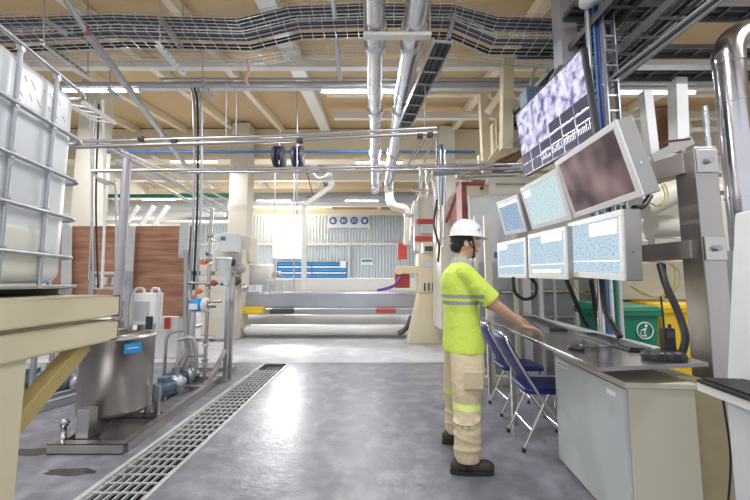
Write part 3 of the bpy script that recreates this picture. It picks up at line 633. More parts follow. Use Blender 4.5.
# vertical process pipe with valves
r = E('process_pipe','vertical stainless process pipe with valve bodies running through the valve rack','pipe',(xm,yv-.05,.1))
MB().tube([(xm,yv-.09,.1),(xm,yv-.09,2.3)],.022,12).build('pipe_run','steel',r)
for z in (.28,.52,.95,1.25,1.58,1.9): MB().lathe([(.045,-.035),(.045,-.02),(.03,-.015),(.03,.015),(.045,.02),(.045,.035)],(xm,yv-.09,z),'z',14).build('flange','steel',r)
MB().tube(curve([(xm,yv-.09,.36),(xm-.1,yv-.09,.36),(xm-.22,yv-.09,.37),(xm-.24,yv-.09,.5),(xm-.24,yv-.09,.62)],5),.02,10).build('branch_pipe','steel',r)
MB().tube([(xm-.28,yv-.09,1.06),(xm+.18,yv-.09,1.06)],.02,10).build('branch_pipe','steel',r)
MB().tube([(xm-.3,yv-.09,1.3),(xm+.2,yv-.09,1.3)],.018,10).build('branch_pipe','steel',r)
b = A(203,305,yv-.2); r = E('flow_meter','blue and white flow meter body clamped in the valve rack','flow meter',b)
MB().lathe([(.06,-.14),(.085,-.13),(.085,-.02),(.06,0)],b,'x',20).build('sensor_body','blue_label',r); MB().lathe([(.08,0),(.095,.01),(.095,.05),(.08,.06)],b,'x',20).build('face_ring','white_plastic',r); MB().box(b+Vector((-.13,-.09,-.05)),b+Vector((-.03,-.08,.02))).build('name_plate','sign_white',r); MB().tube([b+Vector((.06,0,0)),b+Vector((.14,.05,0))],.04,12).build('stub','steel',r)
for i,(px,py,m,sz,lb) in enumerate(((199,291,'orange',.035,'upper orange valve handle on the valve rack'),(203,262,'orange',.035,'orange valve handle above the rack top beam'),(207,254,'green',.022,'green valve knob at the top of the process pipe'),(214,283,'red_dark',.04,'round dark red gauge in the valve rack'),(222,284,'blue_paint',.022,'small blue knob right of the red gauge'),(194,297,'orange',.028,'lower orange actuator at the left post'))):
    b = A(px,py,yv-.16); r = E('valve_actuator' if i!=3 else 'gauge',lb,'valve' if i!=3 else 'gauge',b)
    MB().lathe([(sz*.7,-sz),(sz,-sz*.6),(sz,sz*.6),(sz*.6,sz)],b,'z' if i!=3 else 'y',16).build('housing',m,r); MB().tube([b,b+Vector((.02,.10,0))],.012,8).build('stem','steel',r)
b = A(223,268,yv+.1); r = E('pail','white plastic pail with lid standing on the valve rack','pail',(b.x,b.y,zt)); MB().lathe([(.085,0),(.1,.02),(.105,.17)],(b.x,b.y,zt),'z',24).build('body','bucket',r); MB().lathe([(.115,.16),(.115,.19),(.0,.20)],(b.x,b.y,zt),'z',24,False).build('lid','white_plastic',r)
pipe('bent steel handrail beside the valve rack',[F(164,378)+Vector((0,0,0)),F(164,378)+Vector((0,0,.52)),F(164,378)+Vector((.03,.02,.6)),F(164,378)+Vector((.42,.15,.70))],.022,'steel','handrail','rail')
pipe('grey bent pipe in front of left valve rack post',curve([A(180,372,4.6),A(188,350,4.6),A(186,330,4.6),A(186,250,4.6)],6),.03,'pipe_grey')
pipe('steel elbow pipe low on the left of the valve rack',curve([A(178,340,4.5),A(192,338,4.5),A(196,350,4.5),A(196,372,4.5)],6),.025,'steel')
# pumps
def pump(label, loc, rz, s=1.0, m='motor_blue'):
    r = E('pump',label,'pump',(0,0,0),'electric pumps on the floor')
    MB().box((-.2,-.07,0),(.28,.07,.03)).build('base_plate','steel',r)
    mb = MB().lathe([(.05,-.20),(.085,-.19),(.085,.02),(.075,.04)],(0,0,.13),'x',20)
    for j in range(14): a=2*PI*j/14; mb.bar((-.17,math.cos(a)*.088,.13+math.sin(a)*.088),(0,math.cos(a)*.088,.13+math.sin(a)*.088),.006,.012,(0,math.cos(a),math.sin(a)))
    mb.build('motor',m,r)
    MB().lathe([(.09,-.24),(.09,-.19),(.05,-.25)],(0,0,.13),'x',20).build('fan_cover',m,r)
    MB().lathe([(.05,.04),(.09,.06),(.105,.09),(.105,.13),(.05,.15),(.04,.2),(.055,.2),(.055,.22)],(0,0,.13),'x',20).build('pump_casing','galv',r)
    MB().tube([(.11,0,.2),(.11,0,.33)],.03,12).build('outlet','steel',r); MB().box((-.13,-.05,.2),(-.03,.05,.26)).build('terminal_box',m,r,bev=.005)
    for x in (-.12,.1): MB().box((x-.02,-.06,.03),(x+.02,.06,.06)).build('foot','galv',r)
    r.location = loc; r.rotation_euler=(0,0,rz); r.scale=(s,)*3; return r
pump('blue-grey pump on the floor right behind the mixing tank',F(166,400)+Vector((0,.05,0)),PI*.45)
pump('second blue-grey pump, farther back beside the skid rail',F(182,386),PI*.3,.9)
pump('blue-grey pump on the floor behind the yellow brace of the platform',F(64,395),PI*.15,1.05)
pump('long blue-grey pump at far left behind the platform leg',F(38,390),0,1.0)
r = E('floor_skid','dark steel rail skid on the floor at far left behind the platform','frame',F(40,420)); a_=F(0,432); b_=F(85,398)
MB().channel(a_+Vector((-.3,-.3,.04)),b_+Vector((0,0,.04)),.08,.08,.008).build('front_rail','pipe_grey',r); MB().channel(a_+Vector((-.3,.6,.04)),b_+Vector((0,.9,.04)),.08,.08,.008).build('rear_rail','pipe_grey',r); MB().bar(b_+Vector((0,0,.04)),b_+Vector((0,.9,.04)),.06,.06).build('cross_rail','pipe_grey',r)
for i,(px,py0,py1,Y) in enumerate(((31,335,395,3.6),(50,335,380,4.1),(18,340,392,3.3),(70,330,372,4.4))):
    pipe(('upright steel pipe nearest the yellow brace middle','slim upright steel pipe just left of the brace top','upright steel pipe closest to the platform leg','upright steel pipe closest to the mixing tank')[i]+' under the platform beam',[F(px,py1)+Vector((0,0,0)),F(px,py1)+Vector((0,0,.95))],.03,'pipe_grey','upright_pipe','pipe')
# ---------------------------------------------------------------- plywood boards with pale posts
yb = 5.3
def board(px0,px1,py0,py1,label,Y=yb):
    a,b_=A(px0,py0,Y),A(px1,py1,Y); return tag(MB().box((a.x,Y,b_.z),(b_.x,Y+.03,a.z)).build('plywood_board','plywood'),label,'board')
board(56,120,226,302,'brown plywood board at the left behind the plastic tank and mixing tank'); board(122,188,226,316,'larger brown plywood board beside the valve rack')
r = E('board_stand','pale painted steel frame holding the two plywood boards','frame',(A(120,300,yb).x,yb+.1,0))
for px in (66,124,186): x=A(px,250,yb+.08).x; MB().box((x-.04,yb+.04,0),(x+.04,yb+.12,A(100,222,yb).z)).build('post','lightgrey',r)
xs=[A(56,250,yb+.08).x,A(188,250,yb+.08).x]
for py in (235,296): z=A(100,py,yb+.08).z; MB().box((xs[0],yb+.04,z-.04),(xs[1],yb+.10,z+.04)).build('rail','lightgrey',r)
for i,(px,w_) in enumerate(((62,.13),(126,.12))):
    a=A(px,226,yb-.12); b_=A(px+(2 if i==0 else 4),298,yb-.12)
    tag(MB().bar(A(px+5,226,yb-.12),A(px+(4 if i==0 else 1),298,yb-.12),w_,.03,(0,1,0)).build('cover_strip','lightgrey'),'pale vertical metal strip in front of the '+('left' if i==0 else 'right')+' plywood board','strip')
a=A(181,223,yb-.1); b_=A(188,258,yb-.1); tag(MB().box((a.x,yb-.13,b_.z),(b_.x,yb-.09,a.z)).build('cover_strip','lightgrey'),'short pale plate at the top right corner of the plywood','strip')
r = E('instrument_rack','low steel instrument rack in front of the plywood boards','rack',A(108,330,4.6))
for px in (92,128): x=A(px,300,4.6).x; MB().box((x-.03,4.57,0),(x+.03,4.63,A(px,271,4.6).z)).build('post','pipe_grey',r)
for py,m in ((273,'steel'),(288,'lightgrey'),(299,'steel')): a=A(90,py,4.6); b_=A(130,py,4.6); MB().bar(a,b_,.05,.035).build('rail',m,r)
for i in range(4): b_=A(98+8*i,281,4.55); MB().lathe([(.03,-.05),(.03,.05)],b_,'z',12).build('fitting','pipe_bright',r)
# white low machine under the boards
a,b_=A(150,316,6.2),A(186,352,6.2); r=E('floor_cabinet','low white machine cabinet below the right plywood board','cabinet',(a.x,6.2,0)); MB().box((a.x,6.2,0),(b_.x,6.7,a.z)).build('body','white_paint',r,bev=.02); q=A(166,322,6.15); MB().box((q.x-.03,6.15,q.z-.12),(q.x+.05,6.2,q.z+.08)).build('red_flap','red',r)
# distant clutter of pipes and ducts behind left boards
for i,(px0,py0,px1,py1,Y,rad,m) in enumerate(((90,196,235,196,11,.06,'green'),(110,206,230,206,12.5,.22,'lightgrey'),(100,214,225,214,11.5,.10,'white_paint'),(100,222,230,222,10.5,.06,'beam_white'))):
    pipe(('thin green','thick grey','white','cream')[i]+' horizontal pipe far above the plywood boards',[A(px0,py0,Y),A(px1,py1,Y)],rad,m)
for i,(px) in enumerate((130,146,160)):
    pipe(('left','middle','right')[i]+' slanted white strut far above the plywood boards',[A(px+8,206,9.5),A(px-6,226,9.5)],.07,'white_paint','strut','strut')
# ================================================================= FAR MACHINE (ROLLS)
Ym = 8.6
def hb(name,label,cat,px0,py0,px1,py1,Y,dep,m,bev=.02,group=None):
    a,b_=A(px0,py0,Y),A(px1,py1,Y); return tag(MB().box((a.x,Y,b_.z),(b_.x,Y+dep,a.z)).build(name,m,bev=bev),label,cat,group)
def roll(label,px0,px1,py0,py1,Y,m,name='roll'):
    a=A(px0,py0,Y); b_=A(px1,py1,Y); R=(a.z-b_.z)/2; z=(a.z+b_.z)/2; r=E(name,label,'roll',(a.x,Y+R,z))
    MB().lathe([(R*.9,a.x),(R,a.x+.03),(R,b_.x-.03),(R*.9,b_.x)],(0,Y+R,z),'x',32).build('roll_body',m,r)
    MB().tube([(a.x-.2,Y+R,z),(b_.x+.2,Y+R,z)],R*.3,14).build('shaft','steel',r); return r
hb('machine_beam','long cream machine beam below the blue shutter','beam',262,278,440,291,9.6,.5,'roll_white')
hb('machine_beam','wide grey-blue steel beam across the far machine','beam',242,292,416,308,Ym,.35,'beam_grey',.04)
roll('lower long white roll of the far machine',244,440,315,325,9.0,'roll_white')
roll('grey shiny roll just above the floor of the far machine',244,405,326,335,8.3,'roll_white')
hb('lower_beam','dark base beam of the far machine under the beams','beam',243,309,420,316,9.9,.3,'grey_paint')
hb('machine_plinth','low grey concrete plinth under the far rolls','plinth',243,335,415,341,8.6,.5,'kerb')
roll('short tapered white roll on the left of the far machine',246,270,264,285,8.9,'roll_white')
r=E('guard_rail','low white hand rail on the far machine beam','rail',A(268,292,8.55)); 
for px in (268,276,284,292,301): MB().tube([A(px,292,8.55),A(px,280,8.55)],.012,6).build('upright','white_plastic',r)
MB().tube([A(266,280,8.55),A(303,280,8.55)],.015,6).build('top_bar','white_plastic',r)
hb('tool_box','yellow tool tray lying on the left of the far machine','tray',239,307,262,314,8.4,.3,'yellow')
hb('drive_motor','dark drive unit between the far rolls','motor',269,309,292,314,8.45,.25,'dark_metal',.03)
hb('tool_box','red tool bar on the right of the far machine','tool',376,309,396,313,8.45,.2,'red')
# left-end white machine cabinets
r=E('machine_cabinet','tall pale machine end stand left of the far rolls','machine',A(225,330,8.2))
for (a0,a1,b0,b1,Y,m,nm) in ((214,240,249,330,8.3,'cream_pale','lower_body'),(216,236,234,249,8.35,'white_paint','upper_box'),(236,250,236,262,8.6,'cream_pale','bracket_plate'),(200,216,262,330,8.8,'cream_pale','side_body')):
    a,b_=A(a0,b0,Y),A(a1,b1,Y); MB().box((a.x,Y,b_.z if nm[0]!='l' and nm[0]!='s' else 0),(b_.x,Y+.5,a.z)).build(nm,m,r,bev=.02)
for (px,py,s,m) in ((222,240,.08,'grey_paint'),(230,262,.1,'dark_metal'),(240,268,.12,'pipe_grey'),(236,281,.1,'dark_metal'),(244,288,.08,'steel')):
    b_=A(px,py,8.2); MB().lathe([(s*.4,-.1),(s,-.08),(s,.08),(s*.4,.1)],b_,'y',16).build('hub',m,r)
r=E('control_cabinet','pale blue-grey control box beside the cream column','control box',A(221,250,7.8)); a,b_=A(219,233,7.8),A(236,252,7.8); MB().box((a.x,7.8,b_.z),(b_.x,8.1,a.z)).build('case','lightgrey',r,bev=.02); q=A(223,238,7.79); MB().box((q.x-.05,7.78,q.z-.05),(q.x+.05,7.8,q.z+.03)).build('indicator','blue_paint',r); MB().box((a.x+.1,7.9,0),(a.x+.2,8.0,b_.z)).build('pedestal','lightgrey',r)
# right end cream stand
r=E('machine_stand','cream cast machine stand with louvred panel right of the far rolls','machine',A(428,335,7.6))
a,b_=A(418,253,7.6),A(440,293,7.6); MB().box((a.x,7.6,b_.z),(b_.x,8.1,a.z)).build('upper_housing','cream',r,bev=.02)
c0,c1=A(408,336,7.6),A(446,336,7.6); MB().extr([(a.x+.02,7.62,b_.z),(b_.x,7.62,b_.z),(c1.x,7.62,0),(c0.x,7.62,0)],(0,.5,0)).build('pedestal','cream',r,bev=.02)
for i in range(4): q0=A(424+4*i,283,7.58); q1=A(425.6+4*i,291,7.58); MB().box((q0.x,7.585,q1.z),(q1.x,7.6,q0.z)).build('louvre','dark_metal',r)
q0,q1=A(423,259,7.58),A(434,267,7.58); MB().box((q0.x,7.585,q1.z),(q1.x,7.6,q0.z)).build('data_plate','lightgrey',r)
q0,q1=A(423,242,7.55),A(435,253,7.55); MB().box((q0.x,7.55,q1.z),(q1.x,7.9,q0.z)).build('display_head','cream_pale',r,bev=.01); q0,q1=A(425,246,7.5),A(433,251,7.5); MB().box((q0.x,7.54,q1.z),(q1.x,7.55,q0.z)).build('display','dark_metal',r)
r=E('valve_tower','pale pipe tower with red bands rising above the cream machine stand','machine',A(424,240,8.2))
for (x0,x1,y0,y1,m,nm) in ((418,434,196,243,'cream_pale','housing'),(414,420,200,250,'beam_white','side_plate'),(417,435,219,224,'red','band'),(415,436,236,241,'red','band'),(421,432,224,234,'lightgrey','plate')):
    a,b_=A(x0,y0,8.15 if m in('red','lightgrey') else 8.2),A(x1,y1,8.2); MB().box((a.x,a.y,b_.z),(b_.x,8.5,a.z)).build(nm,m,r,bev=.01)
for i,(x0,y0,x1,y1) in enumerate(((421,165,420,198),(427,170,427,198),(412,190,434,192),(433,178,436,246),(413,205,411,240),(405,215,414,216))):
    pipe(('slanted steel tube at the left shoulder','upright steel tube on top','level steel tube across the head','tall steel tube on the right side','long steel tube on the left side','bent-off short steel tube left')[i]+' of the red banded pipe tower',[A(x0,y0,8.0),A(x1,y1,8.0)],.04,'pipe_bright')
r=E('extinguisher_cabinet','red wall box between the white beam and the cream machine stand','box',A(404,250,10)); a,b_=A(398,243,10),A(407,259,10); MB().box((a.x,10,b_.z),(b_.x,10.3,a.z)).build('case','red',r,bev=.01)
r=E('hydraulic_unit','red and cream hydraulic arm on the left of the machine stand','machine',A(400,285,7.9))
a,b_=A(395,268,7.9),A(410,288,7.9); MB().box((a.x,7.9,b_.z),(b_.x,8.2,a.z)).build('red_block','red',r,bev=.02); a,b_=A(397,266,7.8),A(418,274,7.8); MB().box((a.x,7.75,b_.z),(b_.x,7.9,a.z)).build('arm','cream',r,bev=.02); MB().lathe([(.1,-.08),(.1,.08)],A(399,270,7.7),'y',16).build('knuckle','cream',r)
tag(MB().tube(curve([A(377,290,7.7),A(388,288,7.7),A(396,284,7.7),A(401,277,7.7)],6),.035,8).build('hose','purple'),'purple hose hanging from the red hydraulic block','hose')
tag(MB().box((A(380,279,9.4).x,9.35,A(380,291,9.4).z),(A(384,279,9.4).x,9.5,A(380,280,9.4).z)).build('bracket','white_plastic'),'small white bracket on the cream machine beam','bracket')
# scrap sheet curling at floor right
tag(MB().tube(curve([A(398,334,8.2),A(406,328,8.2),A(412,316,8.2)],5),.06,8).build('drip_pan','dark_metal'),'curved dark lip at the right end of the floor roll','pan')
# ================================================================= MACHINE BEHIND THE MAN (CREAM STEEL)
def beamA(mb,a,b_,w,h=None): mb.bar(A(*a),A(*b_),w,h or w,(0,1,.01)); return mb
r=E('machine_gantry','cream welded steel gantry with ladder frame above the red trimmed cabinet','gantry',A(490,200,5.6))
for (a,b_,w) in (((483,96,5.6),(487,186,5.6),.13),((507,60,4.9),(506,150,4.9),.15),((488,112,5.4),(507,84,4.9),.10),((490,162,5.4),(506,142,4.9),.10),((490,96,5.8),(540,96,5.8),.1),((512,100,5.4),(514,150,5.4),.1),((478,158,5.7),(500,158,5.7),.1)):
    beamA(MB(),a,b_,w).build('beam','cream',r)
MB().extr([A(497,160,5.2),A(520,150,4.9),A(522,157,4.9),A(503,164,5.2)],(0,.6,0)).build('floor_board','brown_board',r)
a,b_=A(496,118,5.5),A(512,155,5.5); MB().box((a.x,5.5,b_.z),(b_.x,5.8,a.z)).build('side_panel','cream',r)
beamA(MB(),(478,166,5.5),(560,166,5.5),.12).build('lower_rail','cream_pale',r)
beamA(MB(),(459,176,5.6),(540,182,5.3),.10).build('lower_rail','cream_pale',r)
for px in (476,548): x=A(px,220,5.7).x; MB().box((x-.07,5.65,0),(x+.07,5.8,A(px,176,5.7).z)).build('post','cream',r)
r=E('red_trim_cabinet','cream cabinet with red side frame on the machine behind the white helmet','cabinet',A(478,222,5.3))
a,b_=A(466,184,5.3),A(490,223,5.3); MB().box((a.x,5.3,b_.z),(b_.x,5.6,a.z)).build('case','cream',r,bev=.01)
a,b_=A(461,184,5.28),A(466,223,5.28); MB().box((a.x,5.26,b_.z),(b_.x,5.6,a.z)).build('side_frame','red_dark',r); a,b_=A(461,182,5.28),A(484,185,5.28); MB().box((a.x,5.26,b_.z),(b_.x,5.6,a.z)).build('top_frame','red_dark',r); MB().lathe([(.03,0),(.03,.02)],A(482,188,5.28),'y',12).build('knob','dark_metal',r)
r=E('machine_housing','large pale pink and cream machine housing left of the red trimmed cabinet','machine',A(452,230,6.6))
MB().extr([A(441,222,6.6),A(447,200,6.6),A(462,184,6.6),A(470,184,6.6),A(470,330,6.6),A(441,330,6.6)],(0,.95,0)).build('body','cream_pale',r,bev=.02)
MB().bar(A(446,222,6.5),A(460,186,6.5),.05,.12,(0,1,0)).build('edge_plate','red_dark',r); MB().bar(A(452,206,6.5),A(456,230,6.5),.12,.05,(0,1,0)).build('pink_guard','pink',r)
for i in range(3): pipe(('left','middle','right')[i]+' thin steel tube beside the pink machine housing',[A(437+4*i,150,6.4),A(436+4*i,246,6.4)],.02,'steel')
tag(MB().tube(curve([A(437,200,6.3),A(434,225,6.3),A(439,245,6.3),A(438,262,6.3)],6),.02,6).build('cable','cable_black'),'black cable hanging beside the cream machine stand','cable')
r=E('panel_wall','long pale green-grey enclosure panel behind the upper monitors','panel',A(520,230,5.2))
a,b_=A(490,180,5.2),A(560,262,5.2); MB().box((a.x,5.2,b_.z),(b_.x,5.3,a.z)).build('panel','cream_pale',r)
a,b_=A(488,178,5.18),A(562,184,5.18); MB().box((a.x,5.14,b_.z),(b_.x,5.3,a.z)).build('top_rail','cream_pale',r)
for px in (493,530): x=A(px,220,5.15).x; MB().box((x-.05,5.12,0),(x+.05,5.2,A(px,180,5.15).z)).build('post','cream_pale',r)
# booth frame: cream posts, grey panels, base
r=E('machine_enclosure','cream framed machine enclosure with grey panels behind the blue chairs','enclosure',A(500,400,4.7))
for px,Y,w in ((490,4.62,.09),(517,4.8,.05),(478,4.9,.04)):
    x=A(px,300,Y).x; MB().box((x-w/2,Y,0),(x+w/2,Y+.06,A(px,215,Y).z)).build('post','cream_pale',r,bev=.003)
a,b_=A(470,262,5.0),A(600,345,5.0); MB().box((a.x,5.0,.12),(b_.x+1.4,5.05,a.z)).build('grey_panel','grey_paint',r)
a,b_=A(470,215,5.0),A(600,262,5.0); MB().box((a.x,5.02,b_.z),(b_.x+.2,5.07,a.z+.3)).build('upper_panel','lightgrey',r)
q=F(484,398); MB().box((q.x,4.6,0),(q.x+1.5,4.72,.10)).build('base_rail','cream_pale',r); MB().box((q.x,4.62,0),(q.x+.08,5.0,.10)).build('side_rail','cream_pale',r)
MB().box((A(494,255,4.9).x,4.88,A(494,258,4.9).z),(A(499,255,4.9).x,4.9,A(494,252,4.9).z)).build('blue_tag','blue_paint',r)
q=F(528,396); tag(MB().box((q.x-.1,q.y,0),(q.x+.14,q.y+.25,.3)).build('junction_box','pipe_grey',bev=.01),'grey steel box on the floor under the desk behind the chairs','box')
# dark machinery behind desk, between monitors and desk
hb('partition','brownish grey machine panel behind the lower monitors at right','panel',600,262,690,300,4.6,.2,'wall_plain')
hb('partition','dark machine opening behind the two bins','panel',556,240,690,262,5.3,.2,'grey_paint')
tag(MB().box((2.15,5.02,0),(5.2,5.1,1.4)).build('rear_wall_panel','grey_paint'),'low grey machine wall behind the green and yellow bins','panel')
for i,(px,m,rr_) in enumerate(((606,'blue_pipe',.02),(611,'pipe_bright',.022),(616,'green',.012),(600,'pipe_bright',.03),(620,'lightgrey',.018))):
    q=A(px,300,2.95); pipe(('blue','steel','thin green','thick steel','pale')[i]+' riser behind the desk beside the green bin',[(q.x,2.95,0.0),(q.x,2.95,1.9)],rr_,m,'riser','pipe')
for i,(px,Y,py0,py1,w_,m,lb) in enumerate(((540,4.78,262,380,.05,'beam_white','white square upright behind the desk left of the green bin'),(552,4.75,230,380,.03,'lightgrey','thin pale upright behind the lower monitors'),(575,4.7,262,345,.06,'cream_pale','cream upright behind the slanted black cable'),(528,4.72,262,390,.03,'galv','thin steel upright behind the desk near the chairs'),(662,4.6,240,300,.05,'lightgrey','pale upright above the yellow bin'),(692,4.6,240,340,.06,'pipe_grey','grey upright right of the yellow bin'))):
    q=A(px,py0,Y); tag(MB().box((q.x-w_/2,Y,0),(q.x+w_/2,Y+w_,q.z)).build('upright',m),lb,'post')
for i,(py,m,lb) in enumerate(((292,'steel','steel horizontal pipe behind the desk above the bins'),(270,'cream_pale','cream horizontal pipe just under the monitors behind the desk'),(318,'pipe_grey','grey horizontal pipe behind the desk at bin height'))):
    pipe(lb,[A(500,py,4.9),A(700,py-2,4.9)],.03,m)
# steel posts & vertical tray going up right of the wall display
q=A(569,30,3.45); r=E('steel_post','grey steel roof post rising above the wall display','post',(q.x,3.45,2.3)); MB().box((q.x-.085,3.45,2.3),(q.x+.085,3.62,roof(3.45)-.02)).build('post','lavender_paint',r,bev=.004); MB().box((q.x-.12,3.42,2.26),(q.x+.12,3.65,2.30)).build('foot_plate','lavender_paint',r)
for i,(px,m,rr_) in enumerate(((592,'galv',.022),(602,'blue_dark',.035),(598,'blue_pipe',.012),(608,'cable_grey',.02),(603.5,'blue_pipe',.01))):
    q=A(px,60,3.1); q2=A(px+8,150,3.1); pipe(('galvanised','thick dark blue','bright blue','grey','thin blue')[i]+' cable riser right of the wall display',[(q.x,3.1,1.75),(q.x-.02,3.1,3.0),(q.x-.02,3.1,roof(3.1)-.1)],rr_,m,'cable_riser','cable')
q=A(611,60,3.0); ladder('vertical galvanised mesh ladder carrying the risers right of the wall display',(q.x,3.02,1.7),(q.x,3.02,roof(3)-.1),.10,.05,.14,'galv',side=(1,0,0))
# framed machine windows behind column
r=E('window_frame_unit','white framed machine window with brown glass left of the steel column','machine window',A(660,200,3.6))
for (a,b_,w) in (((645,92,3.6),(652,155,3.6),.09),((652,158,3.6),(692,140,3.4),.09),((677,80,3.6),(679,145,3.6),.12),((643,200,3.7),(690,200,3.7),.05),((646,152,3.7),(650,240,3.7),.05),((646,236,3.7),(692,236,3.7),.05)):
    beamA(MB(),a,b_,w).build('frame_bar','white_paint',r)
a,b_=A(654,108,3.75),A(682,152,3.75); MB().box((a.x,3.75,b_.z),(b_.x,3.79,a.z)).build('brown_glass','brown_board',r)
a,b_=A(648,150,3.95),A(700,262,3.95); MB().box((a.x,3.95,b_.z),(b_.x,4.05,a.z)).build('rear_plate','wall_plain',r)
pipe('thick cream pipe between the upper right monitor and the steel column',[A(640,208,3.3),A(690,184,3.3)],.12,'cream_pale',n=18)
pipe('lower thick cream pipe behind the column window',[A(650,226,3.5),A(690,226,3.5)],.11,'cream_pale',n=18)
pipe('red dotted strip on top of the machine window',[A(664,142,3.2),A(690,139,3.2)],.012,'red_dark')
tag(MB().tube([A(680,124,3.9),A(683,136,3.9)],.09,12).build('far_pipe','pipe_grey'),'short grey pipe stub above the machine window','pipe')
# ---------------------------------------------------------------- steel column with arms (display support)
cx,cy=1.90,2.02; zt_=2.11
r=E('support_column','thick brushed stainless column behind the near end of the desk','column',(cx+.07,cy+.1,0))
MB().box((cx,cy,.015),(cx+.135,cy+.14,zt_)).build('shaft','steel_brushed',r,bev=.004)
MB().box((cx-.05,cy-.05,0),(cx+.18,cy+.19,.015)).build('base_plate','steel_brushed',r)
for z in (zt_-.09,1.50):
    p_=MB().box((cx+.005,cy-.012,z-.07),(cx+.13,cy,z+.07)).build('flange_plate','steel',r,bev=.003); MB().lathe([(.018,-.022),(.018,0)],(cx+.068,cy-.012,z),'y',14).build('bolt','pipe_grey',p_)
for z,y1_,h in ((2.03,3.9,.13),(1.50,3.9,.11)):
    MB().bar((cx+.03,cy+.07,z),(1.80,cy+.5,z),.10,h).build('arm','steel_brushed',r,bev=.004); MB().bar((1.80,cy+.45,z),(1.80,4.3,z),.09,.09).build('long_rail','steel_brushed',r,bev=.004)
MB().box((1.76,4.2,.015),(1.86,4.3,2.3)).build('far_post','steel_brushed',r,bev=.004); MB().box((1.70,4.15,0),(1.92,4.35,.015)).build('base_plate','steel_brushed',r)
# ---------------------------------------------------------------- monitors
def frameM(root,P,Q,lean):
    P,Q=Vector(P),Vector(Q); y=(Q-P).normalized(); z=Vector((0,0,1)); z=(z-y*z.dot(y)).normalized(); x=y.cross(z).normalized()
    z2=(z*math.cos(lean)-x*math.sin(lean)).normalized(); x2=y.cross(z2).normalized()
    M=Matrix((x2,y,z2)).transposed().to_4x4(); M.translation=P; root.matrix_world=M
def monitor(label,P,Q,h,lean,scr,extra):
    L=(Vector(Q)-Vector(P)).length; D=.11; b_=.042
    r=E('panel_monitor',label,'monitor',(0,0,0),'panel monitors over the desk')
    MB().box((.012,0,0),(D,L,h)).build('housing','monitor_side',r,bev=.006)
    fr=MB(); fr.box((0,0,0),(.014,L,b_)); fr.box((0,0,h-b_),(.014,L,h)); fr.box((0,0,b_),(.014,b_,h-b_)); fr.box((0,L-b_,b_),(.014,L,h-b_)); fr.build('bezel','monitor_frame',r,bev=.003)
    s=MB().box((.006,b_,b_),(.0118,L-b_,h-b_)).build('screen',scr,r)
    for (u0,v0,u1,v1,m) in extra:
        w=L-2*b_; hh=h-2*b_; MB().box((.0045,b_+w*(1-u0),b_+hh*v0),(.0058,b_+w*(1-u1),b_+hh*v1)).build('window_block',m,s)
    MB().box((D,L*.3,h*.3),(D+.05,L*.7,h*.7)).build('mount_plate','steel_brushed',r)
    MB().lathe([(.008,-.004),(.008,0)],(D*.5,0,h*.4),'y',10).build('screw','chrome',r)
    frameM(r,P,Q,lean); return r
def zline(px,py,X):   # point on the vertical plane x=X seen at px,py
    d=ray(px,py); k_=X/d.x; return Vector((0,0,H))+d*k_
XM=1.53
monitor('lower row panel monitor farthest from the steel column, pale table on screen',zline(526.4,278.3,XM),zline(498,277.5,XM-.02),.42,0,'screen_table',[(0,.86,.35,1,'screen_white'),(.0,.25,1,.28,'screen_line')])
monitor('middle panel monitor of the lower row with yellow strip on screen',zline(567,279.6,XM),zline(528.7,278,XM),.43,0,'screen_table',[(.38,.82,.95,1,'screen_white'),(.05,.04,.9,.12,'screen_yellow'),(0,.24,1,.26,'screen_line')])
monitor('lower row panel monitor nearest the steel column, white block on screen',zline(624,281,XM-.02),zline(569,276.5,XM+.06),.44,0,'screen_table',[(.45,.72,.96,.97,'screen_white'),(0,.22,1,.235,'screen_line')])
ln=math.radians(15)
monitor('small-looking far panel monitor of the tilted upper row, blue table on screen',zline(526.6,232,XM+.02),zline(505,235.3,XM),.40,ln,'screen_blue',[(.0,.9,1,1,'screen_line')])
monitor('middle panel monitor of the tilted upper row, pale screen with white corner',zline(571,219.6,XM+.03),zline(532,230,XM+.02),.43,ln,'screen_pale',[(.0,.80,.2,.97,'screen_white')])
monitor('large near panel monitor of the tilted upper row with reflections painted on its dark screen',zline(643,196,XM+.03),zline(573.5,218.7,XM+.05),.48,math.radians(16),'screen_painted_refl',[])
# wall display
P,Q=zline(595.4,138,1.66),zline(524.5,177,1.66); L=(Q-P).length; h=.70
r=E('wall_display','big camera wall display hanging high above the panel monitors','display',(0,0,0))
MB().box((.008,0,0),(.05,L,h)).build('housing','black_plastic',r,bev=.004)
fr=MB(); b_=.012; fr.box((0,0,0),(.01,L,b_)); fr.box((0,0,h-b_),(.01,L,h)); fr.box((0,0,0),(.01,b_,h)); fr.box((0,L-b_,0),(.01,L,h)); fr.build('bezel','dark_metal',r)
s=MB().box((.004,b_,b_),(.0078,L-b_,h-b_)).build('screen','screen_cctv',r)
w=L-2*b_; hh=h-2*b_
def cell(u0,v0,u1,v1,m,x=.003): return MB().box((x,b_+w*(1-u0),b_+hh*v0),(x+.001,b_+w*(1-u1),b_+hh*v1))
ncol=6
for c_ in range(ncol):
    for rw in range(3):
        if rw==2 and c_<3: continue
        cell((c_+.04)/ncol,rw*.17+.01,(c_+.96)/ncol,(rw+1)*.17-.01,'screen_dark').build('camera_tile','screen_dark',s)
wv=MB(); FC=[(0,3,2,1),(4,5,6,7),(0,1,5,4),(1,2,6,5),(2,3,7,6),(3,0,4,7)]
